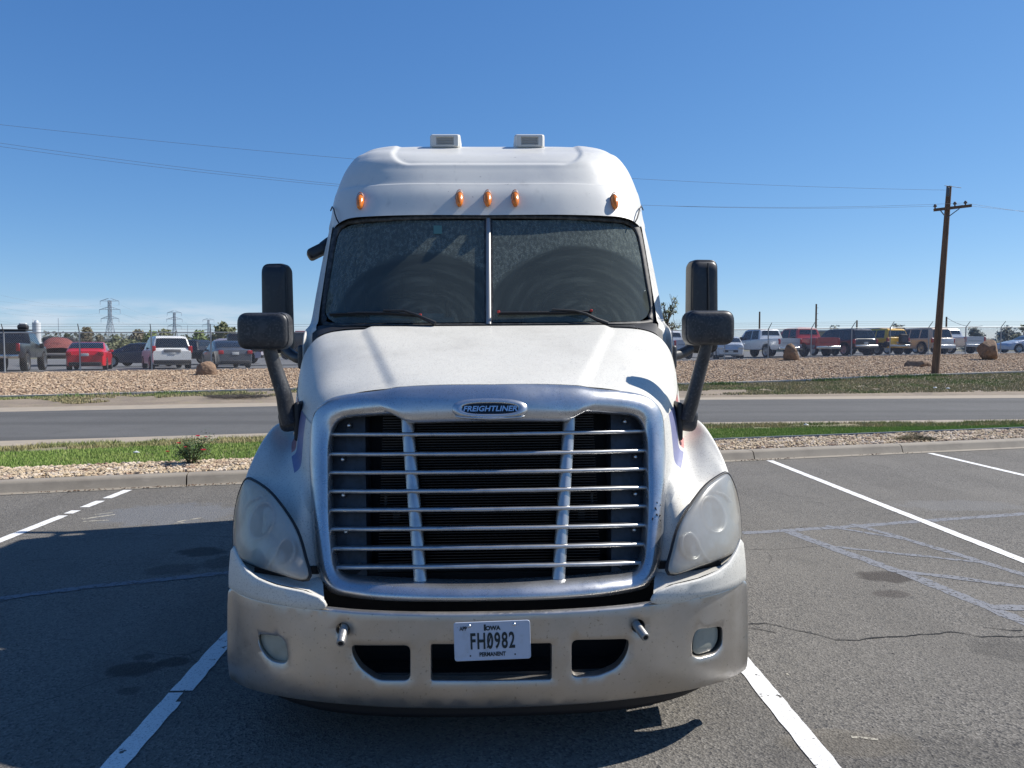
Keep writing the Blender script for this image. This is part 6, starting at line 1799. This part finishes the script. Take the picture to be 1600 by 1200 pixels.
def tree(label, px, toppy, wpx, y, leaf, shape='round', n=900, ls=None, cat='tree', base=None, bare=0.0, name='tree', seed=0):
    rs = random.Random(seed*31+int(px)); T = W(px, toppy, y); g = 1.0 if base is None else base
    H_ = T.z-g; w_ = wpx/1200*y/2; ls = ls or 2.9/1200*y; n = int(n*1.7)
    root = tag(empty(name, (T.x, y, g)), label, cat)
    mb = MB(); C0 = Vector((T.x, y, g)); limbs = []
    trunk_top = C0+Vector((w_*.1*rs.uniform(-1, 1), 0, H_*.55))
    mb.tube([C0-Vector((0, 0, .1)), C0.lerp(trunk_top, .5)+Vector((.02*w_, 0, 0)), trunk_top], [H_*.035, H_*.026, H_*.016], 8)
    nl = 9 if bare == 0 else 26
    for k in range(nl):
        t = rs.uniform(.25, 1); p0 = C0.lerp(trunk_top, t); a = rs.uniform(0, 6.283); e = rs.uniform(.25, 1.1)
        d = Vector((math.cos(a)*math.cos(e)*w_*rs.uniform(.6, 1.1), math.sin(a)*math.cos(e)*w_*.9, math.sin(e)*H_*.48*rs.uniform(.5, 1)))
        p1 = p0+d*.5+Vector((0, 0, H_*.04)); p2 = p0+d
        if p2.z > T.z: p2.z = T.z
        mb.tube([p0, p1, p2], [H_*.014, H_*.009, H_*.004], 5); limbs.append(p2); limbs.append(p1)
        if bare:
            for q in range(4):
                s_ = p0.lerp(p2, rs.uniform(.4, 1)); dd = Vector((rs.uniform(-1, 1)*w_*.35, rs.uniform(-1, 1)*w_*.3, rs.uniform(0, .2)*H_)); mb.tube([s_, s_+dd*.5, s_+dd+Vector((0, 0, .02*H_))], [H_*.005, H_*.003, H_*.0015], 4)
    mb.build('trunk', M['bark'], root)
    # clumps
    cl_ = []
    nc = 16 if not bare else 8
    for k in range(nc):
        while True:
            a, b, c_ = rs.uniform(-1, 1), rs.uniform(-1, 1), rs.uniform(-1, 1)
            if a*a+b*b+c_*c_ < 1: break
        if shape == 'cone': h_ = (c_+1)/2; cl_.append(Vector((T.x+a*w_*(1-h_)*.9, y+b*w_*(1-h_)*.9, g+H_*(.12+.84*h_))))
        elif shape == 'bush': cl_.append(Vector((T.x+a*w_*.85, y+b*w_*.85, g+H_*(.08+.74*(c_*.5+.5)*(1-.35*a*a)))))
        else: cl_.append(Vector((T.x+a*w_*.78, y+b*w_*.78, g+H_*(.60+.32*c_))))
    if shape != 'cone': cl_.append(Vector((T.x, y, g+H_*.86)))
    else: cl_.append(Vector((T.x, y, g+H_*.93)))
    V, F = [], []
    cr = w_*(.40 if shape == 'round' else .44)
    for k in range(n):
        if k % 6 and not bare: c_ = rs.choice(cl_); r_ = cr*rs.uniform(.7, 1.2)
        else: c_ = rs.choice(limbs if bare else cl_); r_ = cr*(1.6 if not bare else .5)
        d = Vector((rs.gauss(0, 1), rs.gauss(0, 1), rs.gauss(0, 1))).normalized()*r_*rs.random()**.45
        d.z *= .75; p_ = c_+d
        if p_.z > T.z+.02*H_ or p_.z < g: continue
        e1 = Vector((rs.gauss(0, 1), rs.gauss(0, 1), rs.gauss(0, 1))).normalized(); e2 = e1.orthogonal().normalized(); s_ = ls*rs.uniform(.45, 1.1)
        b = len(V); V += [p_-e1*s_, p_+e2*s_*.6, p_+e1*s_, p_-e2*s_*.6]; F.append((b, b+1, b+2, b+3))
    mb = MB(); mb.v = [tuple(v) for v in V]; mb.f = F; mb.mi = [0]*len(F); mb.sm = [False]*len(F)
    mb.build('crown', LM[leaf], root)
    return root
gl = 'trees and bushes beyond the far lot'
T_ = [
 ('small dark conifer behind the load of the flatbed truck', 105, 522, 16, 130, 'dark', 'cone', 700, 'tree'),
 ('brownish pointed tree just left of the largest pylon', 136, 512.5, 30, 125, 'brown', 'cone', 1100, 'tree'),
 ('low brown shrub at the foot of the pointed tree', 156, 522, 26, 122, 'brown', 'bush', 700, 'shrub'),
 ('dark green bush behind the roof of the red sedan', 181, 523, 24, 118, 'olive', 'bush', 800, 'bush'),
 ('grey olive tree between red sedan and white minivan', 213, 514.5, 26, 128, 'brown', 'round', 1000, 'tree'),
 ('broad yellow green bush touching the left of the minivan', 205, 531, 60, 112, 'olive', 'bush', 1500, 'bush'),
 ('bright bush showing over the roof of the white minivan', 238, 517, 34, 120, 'green', 'bush', 1100, 'bush'),
 ('low olive tree behind the minivan roof, right side', 256, 514, 40, 133, 'olive', 'bush', 1000, 'tree'),
 ('grey olive bush right of the minivan roof', 290, 524, 26, 122, 'olive', 'bush', 800, 'bush'),
 ('bright green tree between minivan and grey sedan', 313, 515.5, 25, 115, 'green', 'round', 1100, 'tree'),
 ('low bright bush right of the minivan tail light', 300, 535, 40, 105, 'green', 'bush', 900, 'bush'),
 ('tallest round tree behind the grey sedan', 349, 499, 25, 140, 'olive', 'round', 1300, 'tree'),
 ('lower round tree beside the tallest round tree', 364, 508, 20, 145, 'olive', 'round', 900, 'tree'),
 ('bushy tree seen left of the tallest tree, low', 335, 520, 24, 150, 'dark', 'bush', 700, 'bush'),
 ('olive bush behind the largest pylon foot', 166, 535, 30, 115, 'olive', 'bush', 700, 'bush'),
 ('grey green bush between leaning pole and large boulder', 1522, 511, 34, 92, 'grey', 'bush', 1500, 'bush'),
 ('low grey bush hidden behind the leaning pole', 1473, 512, 26, 95, 'grey', 'bush', 800, 'bush'),
 ('sparse grey brown bush above the pale blue sedan', 1574, 508, 38, 95, 'grey', 'bush', 1000, 'bush'),
 ('green bush at the right edge above the pale blue sedan', 1600, 506, 30, 90, 'olive', 'bush', 1000, 'bush'),
 ('low scrub filling the gap left of the large boulder', 1535, 530, 60, 88, 'grey', 'bush', 1500, 'bush'),
 ('pale distant bush above the yellow off roader', 1288+15, 508.5, 34, 150, 'grey', 'bush', 500, 'bush'),
 ('pale distant tree above the beige suv', 1402, 506, 38, 150, 'grey', 'bush', 700, 'tree'),
]
for i, (lab, px_, tp_, wp_, y, lf, shp, n_, ct) in enumerate(T_):
    tree(lab, px_, tp_, wp_, y, lf, shp, n_, cat=ct, name='tree' if ct == 'tree' else 'bush', seed=i, base=(.5 if px_ < 600 else 1.25))
tree('half bare tree rising beside the cab on the right', 1043, 457, 46, 88, 'olive', 'round', 520, cat='tree', bare=1, seed=99, base=1.0, ls=.17)
for k, (px_, tp_, wp_) in enumerate([(-30, 520, 40), (-80, 512, 50), (420, 520, 50), (465, 526, 40), (1655, 505, 60), (1720, 510, 50)]):
    tree(['bushy olive tree past the left picture edge', 'wide olive tree farther past the left edge', 'olive tree behind the left tall door mirror', 'olive bush behind the black box truck', 'olive tree past the right picture edge', 'wide tree farther past the right edge'][k], px_, tp_, wp_, 130, 'olive', 'bush', 700, cat='tree', seed=k+50, base=.6)
# distant wood line along the horizon
V, F = [], []
for k in range(16000):
    x = rng.uniform(-420, 560); y = rng.uniform(320, 460)+.15*x; hmax = 5.4+2.2*noise.noise(Vector((x*.02, 0, 0)))+1.2*noise.noise(Vector((x*.09, 5, 0)))
    if x < -60: hmax += 1.0
    z = 1.0+max(.4, hmax)*random.random()**.7; s_ = random.uniform(.5, 1.1)
    e1 = Vector((random.gauss(0, 1), random.gauss(0, 1), random.gauss(0, 1))).normalized()*s_; e2 = e1.orthogonal().normalized()*s_*.7; p_ = Vector((x, y, z)); b = len(V)
    V += [p_-e1, p_+e2, p_+e1, p_-e2]; F.append((b, b+1, b+2, b+3))
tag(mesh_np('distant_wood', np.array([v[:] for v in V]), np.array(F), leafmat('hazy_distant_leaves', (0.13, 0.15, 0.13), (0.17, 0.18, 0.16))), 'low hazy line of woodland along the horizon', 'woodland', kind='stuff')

# ---------------- rose bush, dried shrub
rb0 = GP(298, 727, .125)
rose = tag(empty('rose_bush', tuple(rb0)), 'rose bush with a few red blooms on the river rocks left of the truck', 'bush')
mb = MB(); ends = []
rs = random.Random(5)
for k in range(26):
    a = rs.uniform(0, 6.28); l = rs.uniform(.16, .36); tx = W(rs.choice([275, 285, 300, 315, 325]), 700, rb0.y).x-rb0.x
    d = Vector((tx*rs.uniform(.5, 1.05), math.sin(a)*.16, rs.uniform(.16, .40)*(1.0 if tx > 0 else .75)))
    p1 = rb0+d*.55+Vector((0, 0, .03)); p2 = rb0+d; mb.tube([rb0+Vector((d.x*.1, d.y*.1, 0)), p1, p2], [.006, .004, .002], 5); ends += [p2, p1, (p1+p2)/2]
mb.build('stem', mat('rose_stem', (0.09, 0.08, 0.04), .8), rose)
V, F = [], []
for k in range(2100):
    c_ = rs.choice(ends); p_ = c_+Vector((rs.gauss(0, .035), rs.gauss(0, .04), rs.gauss(0, .035)))
    if p_.z < .14: continue
    e1 = Vector((rs.gauss(0, 1), rs.gauss(0, 1), rs.gauss(0, .6))).normalized(); e2 = e1.cross(Vector((rs.gauss(0, .4), rs.gauss(0, .4), 1))).normalized(); s_ = rs.uniform(.008, .017)
    b = len(V); V += [p_-e1*s_, p_-e1*s_*.2+e2*s_*.6, p_+e1*s_, p_-e1*s_*.2-e2*s_*.6]; F.append((b, b+1, b+2, b+3))
mb = MB(); mb.v = [tuple(v) for v in V]; mb.f = F; mb.mi = [0]*len(F); mb.sm = [False]*len(F)
tag(mb.build('foliage', mat('rose_leaves', (0.055, 0.10, 0.03), .6, layers=[(30, (0.10, 0.12, 0.045), .5, .7, 3), (9, (0.09, 0.05, 0.03), .62, .75, 3)]), rose), kind='stuff')
for px_, py_, r_ in ((309, 682, .034), (279, 693, .032), (262, 706, .026), (318, 704, .040), (290, 699, .022), (322, 683, .02)):
    c_ = W(px_, py_, rb0.y-.20); mb = MB()
    for ring_ in range(4):
        for q in range(6):
            a = q*math.pi/3+ring_*.5; rr = r_*(1-.2*ring_); d1 = Vector((math.cos(a), math.sin(a), 0)); up_ = Vector((0, 0, rr*(.4+.25*ring_)))
            t_ = Vector((-d1.y, d1.x, 0))*rr*.55
            mb.add([c_, c_+d1*rr*.6+t_+up_*.5, c_+d1*rr+up_, c_+d1*rr*.6-t_+up_*.5], [(0, 1, 2, 3)])
    mb.build('rose_bloom', mat('rose_petal', (0.62, 0.02, 0.06), .6) if 'petal' not in M else M['petal'], rose)
dsb = GP(1428, 689, .125)
V, F = [], []
for k in range(2400):
    a = rs.uniform(0, 6.28); l = rs.random()**.6
    p_ = dsb+Vector((math.cos(a)*l*.36, math.sin(a)*l*.13, abs(rs.gauss(.05, .045))*(1.15-l)+.01))
    d = Vector((math.cos(a)*.8+rs.gauss(0, .4), math.sin(a)*.5+rs.gauss(0, .4), rs.uniform(.0, .7))).normalized()*rs.uniform(.02, .06); t_ = d.orthogonal().normalized()*.004
    b = len(V); V += [p_-t_, p_+t_, p_+d]; F.append((b, b+1, b+2))
mb = MB(); mb.v = [tuple(v) for v in V]; mb.f = F; mb.mi = [0]*len(F); mb.sm = [False]*len(F)
tag(mb.build('dried_shrub', mat('dried_shrub_brown', (0.11, 0.10, 0.045), .9, layers=[(12, (0.16, 0.11, 0.06), .45, .65, 3)])), 'flattened brown green shrub on the river rocks at the right', 'shrub')
# branch litter on the far shoulder, left of the truck
V, F = [], []; c0 = W(372, 622, 24.6)
for k in range(900):
    a = rs.uniform(0, 6.28); l = rs.random(); p_ = Vector((c0.x+math.cos(a)*l*.95, c0.y+math.sin(a)*l*.45, .14+rs.random()*.06)); d = Vector((rs.gauss(0, 1), rs.gauss(0, .3), rs.uniform(0, .12))).normalized()*rs.uniform(.1, .35); t_ = Vector((0, .008, .008))
    b = len(V); V += [p_-t_, p_+t_, p_+d]; F.append((b, b+1, b+2))
mb = MB(); mb.v = [tuple(v) for v in V]; mb.f = F; mb.mi = [0]*len(F); mb.sm = [False]*len(F)
tag(mb.build('twig_pile', mat('grey_twigs', (0.06, 0.05, 0.04), .9)), 'flat pile of dark twigs on the dirt shoulder across the road', 'twigs')
# litter
for lab, px_, py_, z_, s_ in (('crumpled white paper scrap lying in the gutter at the left', 186, 759, .02, .035), ('white litter scrap on the grass strip left of the rose bush', 213, 707, .15, .045), ('white litter scrap on the dry verge right of the truck', 1259, 664, .14, .05), ('white scrap on the far shoulder below the upright boulder', 1285, 605, .2, .10), ('small white scrap left of the leaning pole base', 1461, 606, .3, .07), ('white scrap right of the leaning pole base', 1481, 607, .3, .07)):
    c_ = GP(px_, py_, z_); bm = bmesh.new(); bmesh.ops.create_icosphere(bm, subdivisions=2, radius=s_)
    for v in bm.verts: v.co = Vector((v.co.x*(1+.5*noise.noise(v.co*50)), v.co.y*.6, abs(v.co.z)*.45*(1+noise.noise(v.co*70+Vector((px_, 0, 0))))))
    me = bpy.data.meshes.new('litter'); bm.to_mesh(me); bm.free(); me.materials.append(M['carplate']); o = link('litter', me); o.location = c_; tag(o, lab, 'litter')
